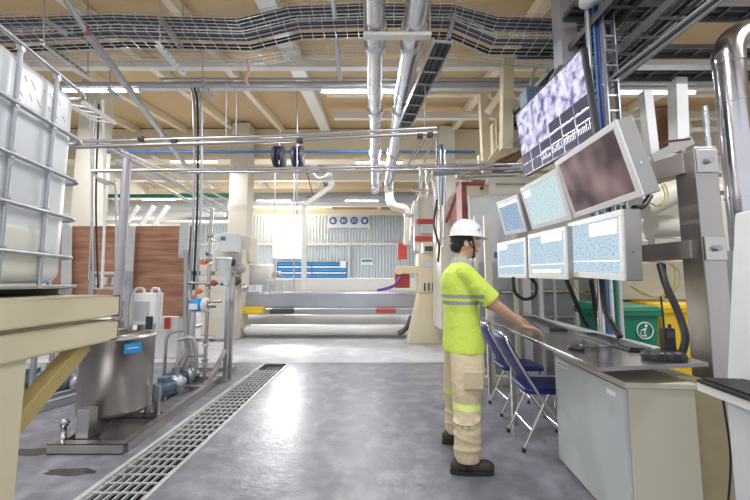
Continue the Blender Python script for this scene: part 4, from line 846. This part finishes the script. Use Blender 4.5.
for c_ in range(2,ncol):
    for q_ in range(8):
        u=(c_+.08+q_*.11)/ncol; v=.05+.012*c_
        for (a0,a1,b0,b1) in ((u,u+.004,v,v+random.uniform(.03,.12)),(u,u+.015,v+.11,v+.118+.01*random.random())): wv.add(cell(a0,b0,a1,b1,'x',.0015).v,FC)
        if c_>2: wv.add(cell(u,.345+.006*random.random(),u+.015,.355+.01*random.random(),'x',.0015).v,FC)
wv.build('graph_trace','screen_white',s)
MB().box((.05,L*.35,h*.3),(.12,L*.65,h*.75)).build('rear_box','dark_metal',r)
frameM(r,P,Q,math.radians(8))
pipe('bracket arm joining the wall display to the grey roof post',[(1.74,3.25,2.75),(1.98,3.5,2.8)],.03,'dark_metal','display_bracket','bracket')
q=A(531,98,3.9); r=E('speaker_box','grey-blue box fitting behind the left top corner of the wall display','box',q); MB().box((q.x-.07,3.85,q.z-.16),(q.x+.10,4.05,q.z+.12)).build('case','motor_blue',r,bev=.01); MB().tube([(q.x,3.95,q.z+.12),(q.x+.08,3.95,q.z+.4)],.015,8).build('bracket','galv',r)
# ---------------------------------------------------------------- desk, cabinets
zd=.885
D0=F(598,367.5,zd); D1=F(705,362,zd); D2=F(516,312,zd); D3=F(481,315,zd)
D3=Vector((D0.x+.084*2.6,D0.y+2.6,zd)); D2=D3+Vector((.66,.15,0))
D1=Vector((1.75,D0.y+.11,zd))
r=E('control_desk','long dark steel topped control desk under the panel monitors','desk',(1.5,3.2,0))
poly=[(D0.x,D0.y),(D1.x,D1.y),(D2.x,D2.y),(D3.x,D3.y)]
MB().prism(poly,zd-.022,zd).build('desk_top','desk_top',r,bev=.002)
d=(D2-D1).normalized(); n_=Vector((-d.y,d.x,0))
MB().bar(D1.lerp(D2,.12)+n_*.02+Vector((0,0,.008)),D2+n_*.02+Vector((0,0,.008)),.03,.018).build('rear_upstand','lightgrey',r)
for (t,sd) in ((.97,0),(.97,1),(.62,1),(.62,0)):
    p_=(D0.lerp(D3,t) if sd==0 else D1.lerp(D2,t)); p_=p_+Vector((.05 if sd==0 else -.05,-.03,0)); MB().box((p_.x-.02,p_.y-.02,0),(p_.x+.02,p_.y+.02,zd-.03)).build('leg','steel',r)
# cabinet beneath
fb=Vector((.084,1,0)).normalized(); sb=Vector((fb.y,-fb.x,0))
cN=Vector((1.285,1.865,0)); zc=.79; cl=.86
r=E('low_cabinet','beige steel cabinet with blue-grey front under the near end of the desk','cabinet',cN)
def cbox(o,l0,l1,s0,s1,z0,z1): return MB().prism([tuple((o+fb*l0+sb*s0)[:2]),tuple((o+fb*l0+sb*s1)[:2]),tuple((o+fb*l1+sb*s1)[:2]),tuple((o+fb*l1+sb*s0)[:2])],z0,z1)
cbox(cN,0,cl,.02,.34,.0,zc-.03).build('body','cab_end',r,bev=.004)
cbox(cN,-.008,cl+.008,.0,.348,zc-.03,zc).build('top_panel','cab_end',r,bev=.004)
dr=cbox(cN,.012,cl-.01,.0,.02,.02,zc-.04).build('door','cab_front',r,bev=.003); dr['label']='blue-grey cabinet door'
cbox(cN,.08,.16,-.003,.0,zc-.10,zc-.075).build('label_plate','sign_white',dr); cbox(cN,cl-.22,cl-.05,-.003,.0,zc-.09,zc-.055).build('label_plate','sign_white',dr)
for q_ in range(5): cbox(cN,cl-.21+.03*q_,cl-.195+.03*q_,-.0045,-.003,zc-.08,zc-.066).build('print_mark','dark_metal',dr)
cbox(cN,cl-.03,cl-.015,-.02,.0,.38,.46).build('handle','steel',dr)
q=cN+sb*.37; cO=Vector((q.x,q.y+.05,0)); tag(cbox(cO,0,.55,0,.16,0,zc-.02).build('side_cabinet','cab_olive',bev=.004),'narrow olive-brown cabinet between the beige cabinet and the steel column','cabinet')
# under-desk darkness: rear kick panel
tag(MB().bar(D1.lerp(D2,.36)+Vector((-.02,0,-.46)),D1.lerp(D2,.9)+Vector((-.02,0,-.46)),.02,.8).build('modesty_panel','pipe_grey'),'grey panel closing the back of the desk beneath the top','panel') if False else None
# keyboards / mice
def keyboard(label,near,far,w,rows=5,cols=17,group=None,z=zd,m='black_plastic'):
    near,far=Vector(near),Vector(far); y=(far-near).normalized(); x=Vector((y.y,-y.x,0)); L=(far-near).length
    r=E('keyboard',label,'keyboard',(0,0,0),group)
    MB().box((0,0,0),(w,L,.016)).build('case',m,r,bev=.004)
    ks=MB()
    for i in range(rows):
        for j in range(cols):
            kx=.012+(w-.024)*i/rows; ky=.012+(L-.024)*j/cols; ks.box((kx,ky,.016),(kx+(w-.024)/rows-.003,ky+(L-.024)/cols-.003,.024))
    ks.build('keys',m,r,bev=0)
    M=Matrix((x,y,Vector((0,0,1)))).transposed().to_4x4(); M.translation=(near.x,near.y,z); r.matrix_world=M; return r
keyboard('black keyboard on the desk below the nearest lower monitor',F(634,352,zd)+Vector((-.03,0,0)),F(580,334,zd)+Vector((-.06,-.05,0)),.15)
keyboard('black keyboard on the desk beyond the hands of the worker',F(555,331,zd)+Vector((-.05,0,0)),F(530,318,zd)+Vector((-.1,0,0)),.15)
def mouse(label,loc,rz):
    r=E('mouse',label,'mouse',(0,0,0)); mb=MB(); mb.ball((0,0,.012),.058,.032,.024); mb.build('shell','black_plastic',r); MB().tube([(.03,0,.036),(.045,0,.032)],.005,8).build('wheel','grey_paint',r); r.location=loc; r.rotation_euler=(0,0,rz); return r
mp=F(576,350,zd)+Vector((0,0,.001)); mouse('black computer mouse on the near half of the desk',mp,-1.2)
tag(MB().tube(curve([mp+Vector((.05,.02,.01)),mp+Vector((.15,.03,.006)),mp+Vector((.28,.08,.006)),mp+Vector((.42,.3,.006))],6),.003,5).build('mouse_cable','cable_black'),'thin black mouse cable across the desk top','cable')
# walkie talkie in charger
b_=F(674,361,zd); b_.y+=.03
r=E('radio_charger','black round desk charger at the near end of the desk','charger',(b_.x,b_.y,zd)); MB().lathe([(.075,0),(.08,.02),(.07,.045),(.05,.055),(0,.055)],(b_.x,b_.y,zd),'z',24,False).build('cup','black_plastic',r); MB().lathe([(.06,0),(.065,.03),(.05,.05),(0,.052)],(b_.x-.08,b_.y+.0,zd),'z',24,False).build('side_cup','black_plastic',r); MB().box((b_.x-.07,b_.y-.03,zd),(b_.x,b_.y+.06,zd+.03)).build('bridge','black_plastic',r,bev=.005)
r=E('walkie_talkie','black walkie-talkie with thin antenna standing in the charger','radio',(b_.x,b_.y,zd+.055)); MB().box((b_.x-.03,b_.y-.02,zd+.05),(b_.x+.03,b_.y+.02,zd+.17)).build('body','black_plastic',r,bev=.005); MB().tube([(b_.x-.015,b_.y,zd+.17),(b_.x-.02,b_.y,zd+.34)],.005,8).build('antenna','rubber',r); MB().tube([(b_.x+.015,b_.y,zd+.17),(b_.x+.015,b_.y,zd+.19)],.008,8).build('knob','black_plastic',r); MB().box((b_.x-.02,b_.y-.022,zd+.12),(b_.x+.02,b_.y-.02,zd+.155)).build('speaker_grille','dark_metal',r)
# cables
def cab(label,pts,r_=.016,m='cable_black'): return tag(MB().tube(curve(pts,10),r_,10).build('cable',m),label,'cable')
cab('thick black cable dropping from the monitor arm to the desk beside the charger',[A(660,264,2.1),A(666,285,2.04),A(678,312,1.98),A(685,335,1.93),A(683,350,1.92),A(679,356,1.93)],.018)
cab('black cable hanging below the near lower monitor to the desk back',[A(602,276,2.75),A(603,295,2.75),A(607,315,2.7),A(620,337,2.55)],.022)
cab('black cable below the middle lower monitor leaning to the right',[A(591,279,2.9),A(594,300,2.95),A(597,325,3.0)],.018)
cab('black cable from the lower monitors slanting down to the desk',[A(566,279,3.1),A(575,300,3.1),A(583,318,3.2),A(588,326,3.25)],.018)
cab('looped black cable hanging under the far lower monitors',[A(513,277,3.75),A(515,292,3.75),A(524,299,3.75),A(534,296,3.75),A(536,285,3.75),A(530,277,3.8)],.018)
cab('short black cable loop behind the upper near monitor',[A(634,208,2.3),A(643,206,2.35),A(650,196,2.4)],.02)
for i,(dx,rz) in enumerate(((0,0),(4,3))):
    cab(('outer','inner')[i]+' yellow cable loop hanging from the lower steel arm',[A(668+dx,263,2.15),A(679-dx,272,2.15),A(677-dx,288,2.15),A(662-dx,297,2.2),A(644+dx,295,2.3),A(630,286,2.4)],.0035,'cable_yellow')
for i in range(2): cab(('outer','inner')[i]+' yellow cable coil behind the upper near monitor',[A(652,176,2.5),A(664-3*i,184,2.45),A(668-3*i,197,2.45),A(660-2*i,206,2.45),A(650,203,2.5)],.004,'cable_yellow')
cab('thin yellow wire below the middle lower monitor',[A(572,279,3.0),A(578,290,3.0),A(590,294,3.0),A(602,292,3.0)],.005,'cable_yellow')
# ---------------------------------------------------------------- bins
def bin_(label,m,loc,logo,group='wheeled waste bins'):
    x,y=loc; r=E('waste_bin',label,'bin',(x,y,0)); w,d_,h=.52,.6,1.0
    vs=[]; 
    for z,k_ in ((.08,.84),(h,1)): vs+= [(x-w/2*k_,y-d_/2*k_,z),(x+w/2*k_,y-d_/2*k_,z),(x+w/2*k_,y+d_/2*k_,z),(x-w/2*k_,y+d_/2*k_,z)]
    MB().add(vs,[(0,3,2,1),(4,5,6,7),(0,1,5,4),(1,2,6,5),(2,3,7,6),(3,0,4,7)]).build('body',m,r,bev=.02)
    MB().box((x-w/2-.03,y-d_/2-.03,h-.05),(x+w/2+.03,y+d_/2+.03,h)).build('rim',m,r,bev=.01)
    MB().add([(x-w/2-.04,y-d_/2-.04,h),(x+w/2+.04,y-d_/2-.04,h),(x+w/2+.04,y+d_/2+.04,h),(x-w/2-.04,y+d_/2+.04,h),(x-w/2,y-d_/2,h+.05),(x+w/2,y-d_/2,h+.05),(x+w/2,y+d_/2,h+.08),(x-w/2,y+d_/2,h+.08)],[(0,3,2,1),(4,5,6,7),(0,1,5,4),(1,2,6,5),(2,3,7,6),(3,0,4,7)]).build('lid',m,r,bev=.01)
    for s in (-1,1): MB().lathe([(.09,-.03),(.09,.03)],(x+s*.24,y+.25,.09),'x',20).build('wheel','rubber',r)
    if logo:
        cx,cz=x+.10,.80; yy=y-d_/2*.97-.006
        e_=MB().tube([(cx+.085*math.cos(2*PI*j/24),yy,cz+.085*math.sin(2*PI*j/24)) for j in range(24)],.007,6,closed=True).build('round_emblem','sign_white',r)
        g=MB(); g.ball((cx+.015,yy,cz+.05),.016,.004,.016); g.tube([(cx+.01,yy,cz+.03),(cx-.01,yy,cz-.02),(cx+.01,yy,cz-.06)],.009,6); g.tube([(cx+.005,yy,cz+.02),(cx-.04,yy,cz+.0)],.007,6); g.tube([(cx-.05,yy,cz-.01),(cx-.045,yy,cz-.055),(cx-.005,yy,cz-.055)],.007,6); g.build('figure_mark','sign_white',r)
    return r
q=A(622,310,3.75); bin_('dark green wheeled bin with round white emblem behind the desk','green',(q.x+.13,4.05),True)
bin_('bright yellow wheeled bin beside the green bin','yellow',(A(668,310,4.4).x-.02,4.45),False)
# ---------------------------------------------------------------- folding chairs
def chair(label):
    r=E('folding_chair',label,'chair',(0,0,0)); w=.40
    # local: faces +x, rear feet x=0
    for s in (-1,1):
        y=s*w/2
        MB().tube(curve([(-.05,y*.9,.86),(-.035,y,.80),(.12,y,.52),(.30,y,.25),(.47,y,.015)],5),.0115,10).build('front_leg','chrome',r)
        MB().tube([(.05,y*.93,.015),(.26,y*.93,.45)],.0105,10).build('rear_leg','chrome',r)
    MB().tube(curve([(-.05,-w*.45,.86),(-.062,-w*.36,.885),(-.065,0,.89),(-.062,w*.36,.885),(-.05,w*.45,.86)],5),.0115,10).build('top_bar','chrome',r)
    MB().tube([(.12,-w*.46,.16),(.12,w*.46,.16)],.008,8).build('stretcher','chrome',r); MB().tube([(.375,-w*.5,.15),(.375,w*.5,.15)],.008,8).build('stretcher','chrome',r)
    # backrest: curved padded panel
    n=8; vs=[]; th=.025
    for k_,off in enumerate((0,th)):
        for i in range(6):
            t=i/5; z=.885-.36*t; x0=-.06+.18*max(0,t-.1)/.9
            for j in range(n+1):
                u=-1+2*j/n; xx=x0-.03*(1-u*u)-.005+off; vs.append((xx,u*(w/2-.015),z+(.0 if t>.01 else -.02*u*u)))
    fs=[]; m_=n+1; N6=6*m_
    for i in range(5):
        for j in range(n): fs.append((i*m_+j,i*m_+j+1,(i+1)*m_+j+1,(i+1)*m_+j)); fs.append((N6+i*m_+j,N6+(i+1)*m_+j,N6+(i+1)*m_+j+1,N6+i*m_+j+1))
    for j in range(n): fs.append((j,N6+j,N6+j+1,j+1)); fs.append((5*m_+j,5*m_+j+1,N6+5*m_+j+1,N6+5*m_+j))
    for i in range(5): fs.append((i*m_,(i+1)*m_,N6+(i+1)*m_,N6+i*m_)); fs.append((i*m_+n,N6+i*m_+n,N6+(i+1)*m_+n,(i+1)*m_+n))
    MB().add(vs,fs,True).build('backrest','chair_blue',r)
    st=MB(); rbox(st,.08,-.20,.50,.20,.43,.475,.06,5,.02); o=st.build('seat','chair_blue',r)
    for (x,y) in ((.05,w/2*.93),(.05,-w/2*.93),(.47,w/2),(.47,-w/2)): MB().lathe([(.016,0),(.016,.03),(.0,.032)],(x,y,0),'z',10,False).build('foot_cap','rubber',r)
    return r
ch=chair('blue folding chair with chrome legs tucked at the desk, nearer to the beige cabinet'); q=F(512,441); ch.location=(q.x-.02,q.y,0); ch.rotation_euler=(0,0,-.06)
c2=copy_tree(ch); c2['label']='blue folding chair farther along the desk, half hidden behind the nearer chair'; q=F(482,399); c2.location=(ch.location.x+.08,ch.location.y+.72,0); c2.rotation_euler=(0,0,-.02)
# ---------------------------------------------------------------- big vertical duct with elbow
xd,yd=2.80,2.62
r=E('exhaust_duct','large shiny metal clad duct rising beside the steel column and bending right','duct',(xd,yd,1.3))
Rd=.095; MB().tube([(xd,yd,1.55),(xd,yd,3.02)],Rd,28).build('vertical_run','duct',r)
MB().tube(curve([(xd,yd,3.02),(xd,yd,3.12),(xd+.05,yd,3.22),(xd+.15,yd,3.28),(xd+.3,yd,3.28)],5),Rd*1.04,28).build('elbow','duct',r); MB().tube([(xd+.3,yd,3.28),(xd+2.5,yd,3.28)],Rd,28).build('horizontal_run','duct',r)
for z in (1.95,2.70,3.02): MB().tube([(xd,yd,z-.008),(xd,yd,z+.008)],Rd+.006,28).build('seam_band','duct',r)
MB().tube([(xd,yd,.9),(xd,yd,1.55)],Rd*.82,24).build('lower_run','duct',r)
MB().tube([(xd,yd,0),(xd,yd,.9)],.05,14).build('stand_pipe','pipe_grey',r)
pipe('slim grey pipe left of the big duct',[(xd-.17,yd+.05,1.2),(xd-.17,yd+.05,2.7)],.02,'pipe_bright')
# lamp and blue rail at the far right behind duct
r=E('round_lamp','small round white lamp hood at the right edge behind the duct','lamp',A(746,98,4.2)); MB().lathe([(.0,.05),(.06,.04),(.12,.0),(.11,-.01),(.0,0)],A(746,98,4.2),'z',20,False).build('hood','white_plastic',r); MB().tube([A(746,98,4.2),A(746,30,4.2)],.01,6).build('rod','wire',r)
pipe('blue pipe at the right edge below the round lamp',[A(738,112,4.4),A(770,100,4.4)],.03,'blue_pipe')
for i,py in enumerate((126,152,172,190)): pipe(('top','second','third','bottom')[i]+' of four conduits crossing behind the big duct',[A(690,py+4,4.8),A(800,py,4.8)],.03,('cream_pale','steel','pipe_grey','steel')[i])
hb('rear_cabinet','pale cabinet behind the big duct at the right edge','cabinet',738,180,800,300,4.9,.4,'wall_plain')
for i in range(3): pipe(('upper','middle','lower')[i]+' white hose coil turn at the right edge beside the duct',[A(742,232+4*i-10,3.4),A(748,228+4*i-10,3.4),A(756,230+4*i-10,3.4)],.015,'white_plastic','hose','hose',smooth=True)
tag(MB().box((2.2,3.6,.8),(5.2,3.65,1.9)).build('machine_panel','wall_plain'),'beige machine panel behind the steel column','panel') if False else None
hb('partition','grey-brown machine panel behind the column and duct','panel',703,250,800,480,4.85,.1,'pipe_grey')
# ---------------------------------------------------------------- second workstation at the right edge
r=E('side_desk','white side desk with pale front at the right edge of the aisle','desk',(1.55,1.3,0))
dz=.90; e0=F(697,372,dz); e1=F(760,398,dz)
MB().prism([(1.245,1.0),(1.31,1.47),(2.1,1.50),(2.1,.5),(1.2,.5)],dz-.035,dz).build('desk_top','white_paint',r,bev=.003)
MB().prism([(1.27,.6),(1.32,1.36),(1.34,1.36),(1.29,.6)],0,dz-.035).build('front_panel','lightgrey',r)
for (x,y) in ((2.05,1.4),(2.05,.6)): MB().box((x-.02,y-.02,0),(x+.02,y+.02,dz-.035)).build('leg','lightgrey',r)
keyboard('large black keyboard on the white side desk at the right edge',(1.235,1.02,dz),(1.30,1.46,dz),.18,6,18,z=dz)
r=E('machine_monitor','tall white equipment housing standing on the side desk at the right edge','equipment',(1.75,1.42,dz))
MB().extr([(1.45,1.49,dz),(2.05,1.49,dz),(2.05,1.49,1.60),(1.55,1.49,1.60)],(0,-.12,0)).build('shell','lightgrey',r,bev=.01)
cab('thin dark cable hanging below the side desk',[(1.44,1.5,.83),(1.45,1.5,.6),(1.42,1.5,.4),(1.40,1.5,.3)],.004)
cab('blue hose lying on the floor under the side desk',[F(660,496)+Vector((0,0,.02)),F(690,488)+Vector((0,0,.02)),F(712,490)+Vector((0,0,.02)),F(730,496)+Vector((0,0,.02))],.018,'blue_pipe')
for o in bpy.data.objects:
    if o.name.startswith('cable') and o.get('label','').startswith('blue hose'): o.name='hose'; o['category']='hose'
# ================================================================= THE WORKER
MY=2.80
banded('polo_cloth',(.66,.82,.12),[(1.185,1.213,(.34,.36,.36)),(1.135,1.163,(.34,.36,.36))],xmax=.112)
banded('trouser_cloth',(.66,.55,.37),[(.415,.455,(.72,.82,.22))],var=.1)
man=E('person','worker in white helmet, yellow polo shirt and beige trousers standing at the desk','person',(.68,MY,0))
def blob(mb,name,m,parent,vox,sm=6,fac=.5):
    o=mb.build(name,m,parent); md=o.modifiers.new('remesh','REMESH'); md.mode='VOXEL'; md.voxel_size=vox; md.use_smooth_shade=True
    s=o.modifiers.new('smooth','SMOOTH'); s.factor=fac; s.iterations=sm; return o
def ell(mb,p,q,a,b,n=16,steps=7):      # elliptical column through levels [(x,y,z,rx,ry)]
    pass
def loft(mb,lv,n=24,caps=True):        # closed elliptical loft
    vs=[]; 
    for (x,y,z,rx,ry) in lv:
        for j in range(n): a=2*PI*j/n; vs.append((x+rx*math.cos(a),y+ry*math.sin(a),z))
    m=len(lv); mb.add(vs,[(i*n+j,i*n+(j+1)%n,(i+1)*n+(j+1)%n,(i+1)*n+j) for i in range(m-1) for j in range(n)],True)
    if caps: mb.add(vs[:n],[tuple(range(n))[::-1]]); mb.add(vs[-n:],[tuple(range(n))])
# --- body (one continuous skin surface)
B=MB()
SH={-1:Vector((.675,MY-.175,1.375)),1:Vector((.675,MY+.165,1.375))}
EL={-1:Vector((.895,MY-.185,1.135)),1:Vector((.95,MY+.24,1.13))}
WR={-1:Vector((1.13,MY-.075,.975)),1:Vector((1.235,MY+.42,1.02))}
AN={-1:Vector((.605,MY-.265,.10)),1:Vector((.635,MY+.19,.10))}
KN={-1:Vector((.675,MY-.19,.50)),1:Vector((.675,MY+.14,.50))}
HP={-1:Vector((.675,MY-.09,.90)),1:Vector((.675,MY+.09,.90))}
loft(B,[(.675,MY,.82,.10,.14),(.675,MY,.95,.10,.15),(.675,MY,1.08,.085,.13),(.665,MY,1.25,.10,.155),(.66,MY,1.36,.10,.165),(.665,MY,1.42,.075,.12),(.68,MY,1.45,.05,.06)])
for s in (-1,1):
    B.cap(SH[s],EL[s],.05,.042); mid=EL[s].lerp(WR[s],.3); B.cap(EL[s],mid,.041,.043); B.cap(mid,WR[s],.043,.026)
    B.cap(HP[s],KN[s],.062,.050); B.cap(KN[s],AN[s],.05,.035); B.cap(AN[s],AN[s]+Vector((.10,0,-.05)),.028,.022)
B.cap((.675,MY,1.42),(.715,MY,1.54),.056,.054)
B.ball((.725,MY,1.645),.105,.080,.112,20,14); B.ball((.757,MY,1.575),.066,.058,.075,18,12); B.ball((.79,MY,1.528),.028,.03,.024)
B.cap((.815,MY,1.63),(.838,MY,1.598),.011,.015); B.ball((.828,MY,1.594),.016,.019,.010)
B.ball((.812,MY,1.655),.02,.045,.012); B.ball((.812,MY,1.558),.016,.026,.008); B.ball((.81,MY,1.546),.015,.022,.007)
for s in (-1,1): B.ball((.715,MY+s*.083,1.605),.020,.010,.033,12,8); B.ball((.79,MY+s*.038,1.59),.03,.022,.03)
def hand(mb,s,tipdir):
    w=WR[s]; d=Vector(tipdir).normalized(); side=Vector((0,0,1)).cross(d).normalized()*(-s)    # side: towards thumb
    side=Vector((0,0,1)).cross(d).normalized(); side = side if s==-1 else -side
    kn=w+d*.085+Vector((0,0,-.005))
    for t in (-1,-.35,.35,1): mb.cap(w+side*t*.018,kn+side*t*.030+Vector((0,0,.004*(1-abs(t)))),.019,.0145)
    for i,(o,L) in enumerate(((.033,.070),(.011,.080),(-.011,.075),(-.033,.058))):
        b=kn+side*o; dd=(d+side*o*2.2).normalized(); p1=b+dd*L*.45+Vector((0,0,-.006)); p2=p1+dd*L*.32+Vector((0,0,-.018)); p3=p2+dd*L*.20+Vector((0,0,-.014))
        mb.cap(b,p1,.0105,.0095,10); mb.cap(p1,p2,.0095,.0085,10); mb.cap(p2,p3,.0085,.0075,10)
    t0=w+d*.025+side*.025; t1=t0+d*.035+side*.028+Vector((0,0,-.014)); t2=t1+d*.032+side*.006+Vector((0,0,-.010))
    mb.cap(t0,t1,.015,.011,10); mb.cap(t1,t2,.011,.009,10)
hand(B,-1,(.95,.16,-.20)); hand(B,1,(.93,.10,-.33))
blob(B,'body','skin',man,.0055,4)
# --- face details
def fpart(mb,name,m): return mb.build(name,m,man)
for s in (-1,1):
    mb=MB(); mb.ball((.808,MY+s*.034,1.628),.009,.013,.006,12,8); fpart(mb,'eye','sign_white')
    mb=MB(); mb.ball((.816,MY+s*.034,1.627),.004,.006,.006,10,8); fpart(mb,'iris','black_plastic')
    mb=MB(); mb.tube(curve([(.80,MY+s*.056,1.646),(.820,MY+s*.040,1.653),(.829,MY+s*.018,1.650)],4),.0045,6); fpart(mb,'eyebrow','hair')
mb=MB(); mb.ball((.824,MY,1.552),.006,.022,.006,12,8); fpart(mb,'lips','lip')
hr=MB(); hr.ball((.705,MY,1.655),.104,.088,.100,20,14); hr.ball((.655,MY,1.60),.055,.068,.06,16,12)
for s in (-1,1): hr.ball((.725,MY+s*.074,1.655),.045,.012,.035)
blob(hr,'hair','hair',man,.006,3)
# --- helmet
hc=Vector((.735,MY,1.675)); hm=MB(); n=36; vs=[]; lv=[]
tilt=-.06
def hp(a,el,k=1.0):
    x=math.cos(a)*math.cos(el); y=math.sin(a)*math.cos(el); z=math.sin(el); return Vector((x*.130*k,y*.112*k,z*.132*k))
rows=[]
brim=[]
for j in range(n):
    a=2*PI*j/n; e=.012+.035*max(0,math.cos(a))**2; b0=hp(a,0,1); o_=Vector((math.cos(a),math.sin(a),0)); brim.append(b0+o_*e+Vector((0,0,-.008)))
rows.append([b-Vector((0,0,.004)) for b in brim]); rows.append(brim)
for e_ in (0,.2,.4,.6,.8,1.0,1.2,1.4): rows.append([hp(2*PI*j/n,e_)+Vector((0,0,.012 if abs(math.sin(2*PI*j/n))<.2 and e_>.3 else 0)) for j in range(n)])
R=Matrix.Rotation(.07,3,'Y')
vs=[hc+R@v for r_ in rows for v in r_]; vs.append(hc+R@Vector((0,0,.140))); m_=len(rows)
fs=[(i*n+j,i*n+(j+1)%n,(i+1)*n+(j+1)%n,(i+1)*n+j) for i in range(m_-1) for j in range(n)]+[((m_-1)*n+j,(m_-1)*n+(j+1)%n,m_*n) for j in range(n)]
hm.add(vs,fs,True); ho=hm.build('helmet','helmet',man); so=ho.modifiers.new('shell','SOLIDIFY'); so.thickness=.004
MB().ball(hc+Vector((.08,-.088,.045)),.014,.008,.014).build('helmet_vent','grey_paint',man)
for s in (-1,1):
    cs_=MB(); cs_.tube([(.755,MY+s*.088,1.67),(.770,MY+s*.080,1.62),(.782,MY+s*.068,1.56),(.780,MY+s*.035,1.515)],.007,6); cs_.tube([(.705,MY+s*.09,1.665),(.735,MY+s*.088,1.61),(.782,MY+s*.068,1.56)],.0045,6); cs_.build('chin_strap','cable_black',man)
MB().ball((.785,MY,1.507),.016,.034,.010).build('chin_cup','cable_black',man)
# --- shirt
Sm=MB()
loft(Sm,[(.69,MY,.775,.160,.212),(.69,MY,.83,.156,.206),(.685,MY,.95,.142,.19),(.68,MY,1.08,.132,.178),(.668,MY,1.20,.138,.19),(.66,MY,1.31,.135,.197),(.66,MY,1.38,.118,.19),(.668,MY,1.425,.088,.14),(.685,MY,1.465,.066,.078)],28)
for s in (-1,1):
    e=SH[s].lerp(EL[s],.86); Sm.cap(SH[s]+Vector((0,-s*.01,.005)),SH[s].lerp(EL[s],.45),.070,.072); Sm.tube([SH[s].lerp(EL[s],.3),e],.07,16,True,[.072,.079])
    Sm.cap((.67,MY+s*.06,1.425),SH[s]+Vector((0,0,.015)),.045,.058)
blob(Sm,'polo_shirt','polo_cloth',man,.009,5)
co_=MB(); n=24; vs=[]
for k_,(z,rx,ry,dx) in enumerate(((1.440,.088,.098,.0),(1.475,.078,.085,.005),(1.502,.072,.074,.012),(1.505,.064,.066,.012),(1.46,.066,.07,.005))):
    for j in range(n): a=2*PI*j/n; vs.append((.69+dx+rx*math.cos(a),MY+ry*math.sin(a),z-.035*max(0,math.cos(a))+(.0)))
co_.add(vs,[(i*n+j,i*n+(j+1)%n,(i+1)*n+(j+1)%n,(i+1)*n+j) for i in range(4) for j in range(n)],True); c_=co_.build('collar','collar',man)
# --- trousers
Tm=MB(); loft(Tm,[(.69,MY,.76,.12,.165),(.688,MY,.86,.130,.172),(.685,MY,.93,.122,.165)],24)
for s in (-1,1):
    a=AN[s]
    loft(Tm,[(a.x+.03,a.y,.085,.085,.078),(a.x+.03,a.y,.13,.090,.080),(a.x+.04,a.y,.28,.092,.082),(KN[s].x-.015,KN[s].y-s*.0,.45,.103,.088),(KN[s].x-.015,KN[s].y,.52,.105,.092),(.685,HP[s].lerp(KN[s],.55).y+s*.01,.66,.124,.098),(.69,HP[s].y+s*.005,.80,.128,.098)],22)
    Tm.box((KN[s].x-.05,KN[s].y+s*.095-.012,.56),(KN[s].x+.08,KN[s].y+s*.095+.012,.69))       # cargo pocket
    for (z,k_) in ((.16,.010),(.24,.008),(.36,.009)): Tm.tube([(a.x+.035+.092*math.cos(2*PI*j/20),a.y+.082*math.sin(2*PI*j/20),z+.02*math.sin(2*PI*j/20+z*20)) for j in range(20)],k_,6,closed=True)
blob(Tm,'trousers','trouser_cloth',man,.009,4)
MB().box((.72,MY-.262,.60),(.80,MY-.254,.66)).build('pocket_flap','trouser_cloth',man,bev=.004) if False else None
# --- safety shoes
for s in (-1,1):
    a=AN[s]; b=Vector((a.x-.045,a.y,0)); up=MB()
    up.ball(b+Vector((.0,0,.055)),.045,.040,.045); up.cap(b+Vector((.04,0,.07)),b+Vector((.045,0,.15)),.056,.056); up.cap(b+Vector((.04,0,.075)),b+Vector((.13,0,.05)),.046,.040); up.ball(b+Vector((.20,0,.048)),.062,.049,.040); up.ball(b+Vector((.12,0,.045)),.08,.045,.035)
    sh=blob(up,'shoe','shoe',man,.007,4)
    ol=[]; 
    for j in range(28):
        t=2*PI*j/28; x=math.cos(t); w=.043+.006*x; ol.append((b.x+.105+.152*math.copysign(abs(x)**.8,x),b.y+w*math.copysign(abs(math.sin(t))**.7,math.sin(t))))
    MB().prism(ol,.0,.028).build('sole','sole',sh,bev=.004)
# ================================================================= LIGHT
def area(name,loc,rot,sx,sy,power,col=(1,1,1)):
    l=bpy.data.lights.new(name,'AREA'); l.shape='RECTANGLE'; l.size=sx; l.size_y=sy; l.energy=power; l.color=col
    o=bpy.data.objects.new(name,l); o.location=loc; o.rotation_euler=rot; COL.objects.link(o); return o
# one soft strip under each tube light fitting
for i,(px,py,Y,lb) in enumerate(LP):
    p=A(px,py,Y); area('ceiling_fill_strip',(p.x,p.y,p.z-.06),(0,0,0),1.25,.12,(95 if Y<6 else 80 if Y<10 else 95),(.96,.98,1))
for (x,Y) in ((-3.2,1.6),(.6,1.2),(4.0,1.6)): area('ceiling_fill_strip',(x,Y,4.2),(0,0,0),1.3,.15,80,(.96,.98,1))  # extra unseen strips without fittings, added to brighten the near end
area('window_daylight',((w0.x+w1.x)/2,YB-.25,(w0.z+w1.z)/2),(-PI/2,0,0),w1.x-w0.x,w0.z-w1.z,420,(.93,.97,1))
W=bpy.data.worlds.new('world'); SC.world=W; W.use_nodes=True; W.node_tree.nodes['Background'].inputs[0].default_value=(.93,.96,1,1); W.node_tree.nodes['Background'].inputs[1].default_value=.95
SC.view_settings.view_transform='Standard'; SC.view_settings.look='None'; SC.view_settings.exposure=.13; SC.view_settings.gamma=1
for o in bpy.data.objects:
    if '_o' in o: del o['_o']
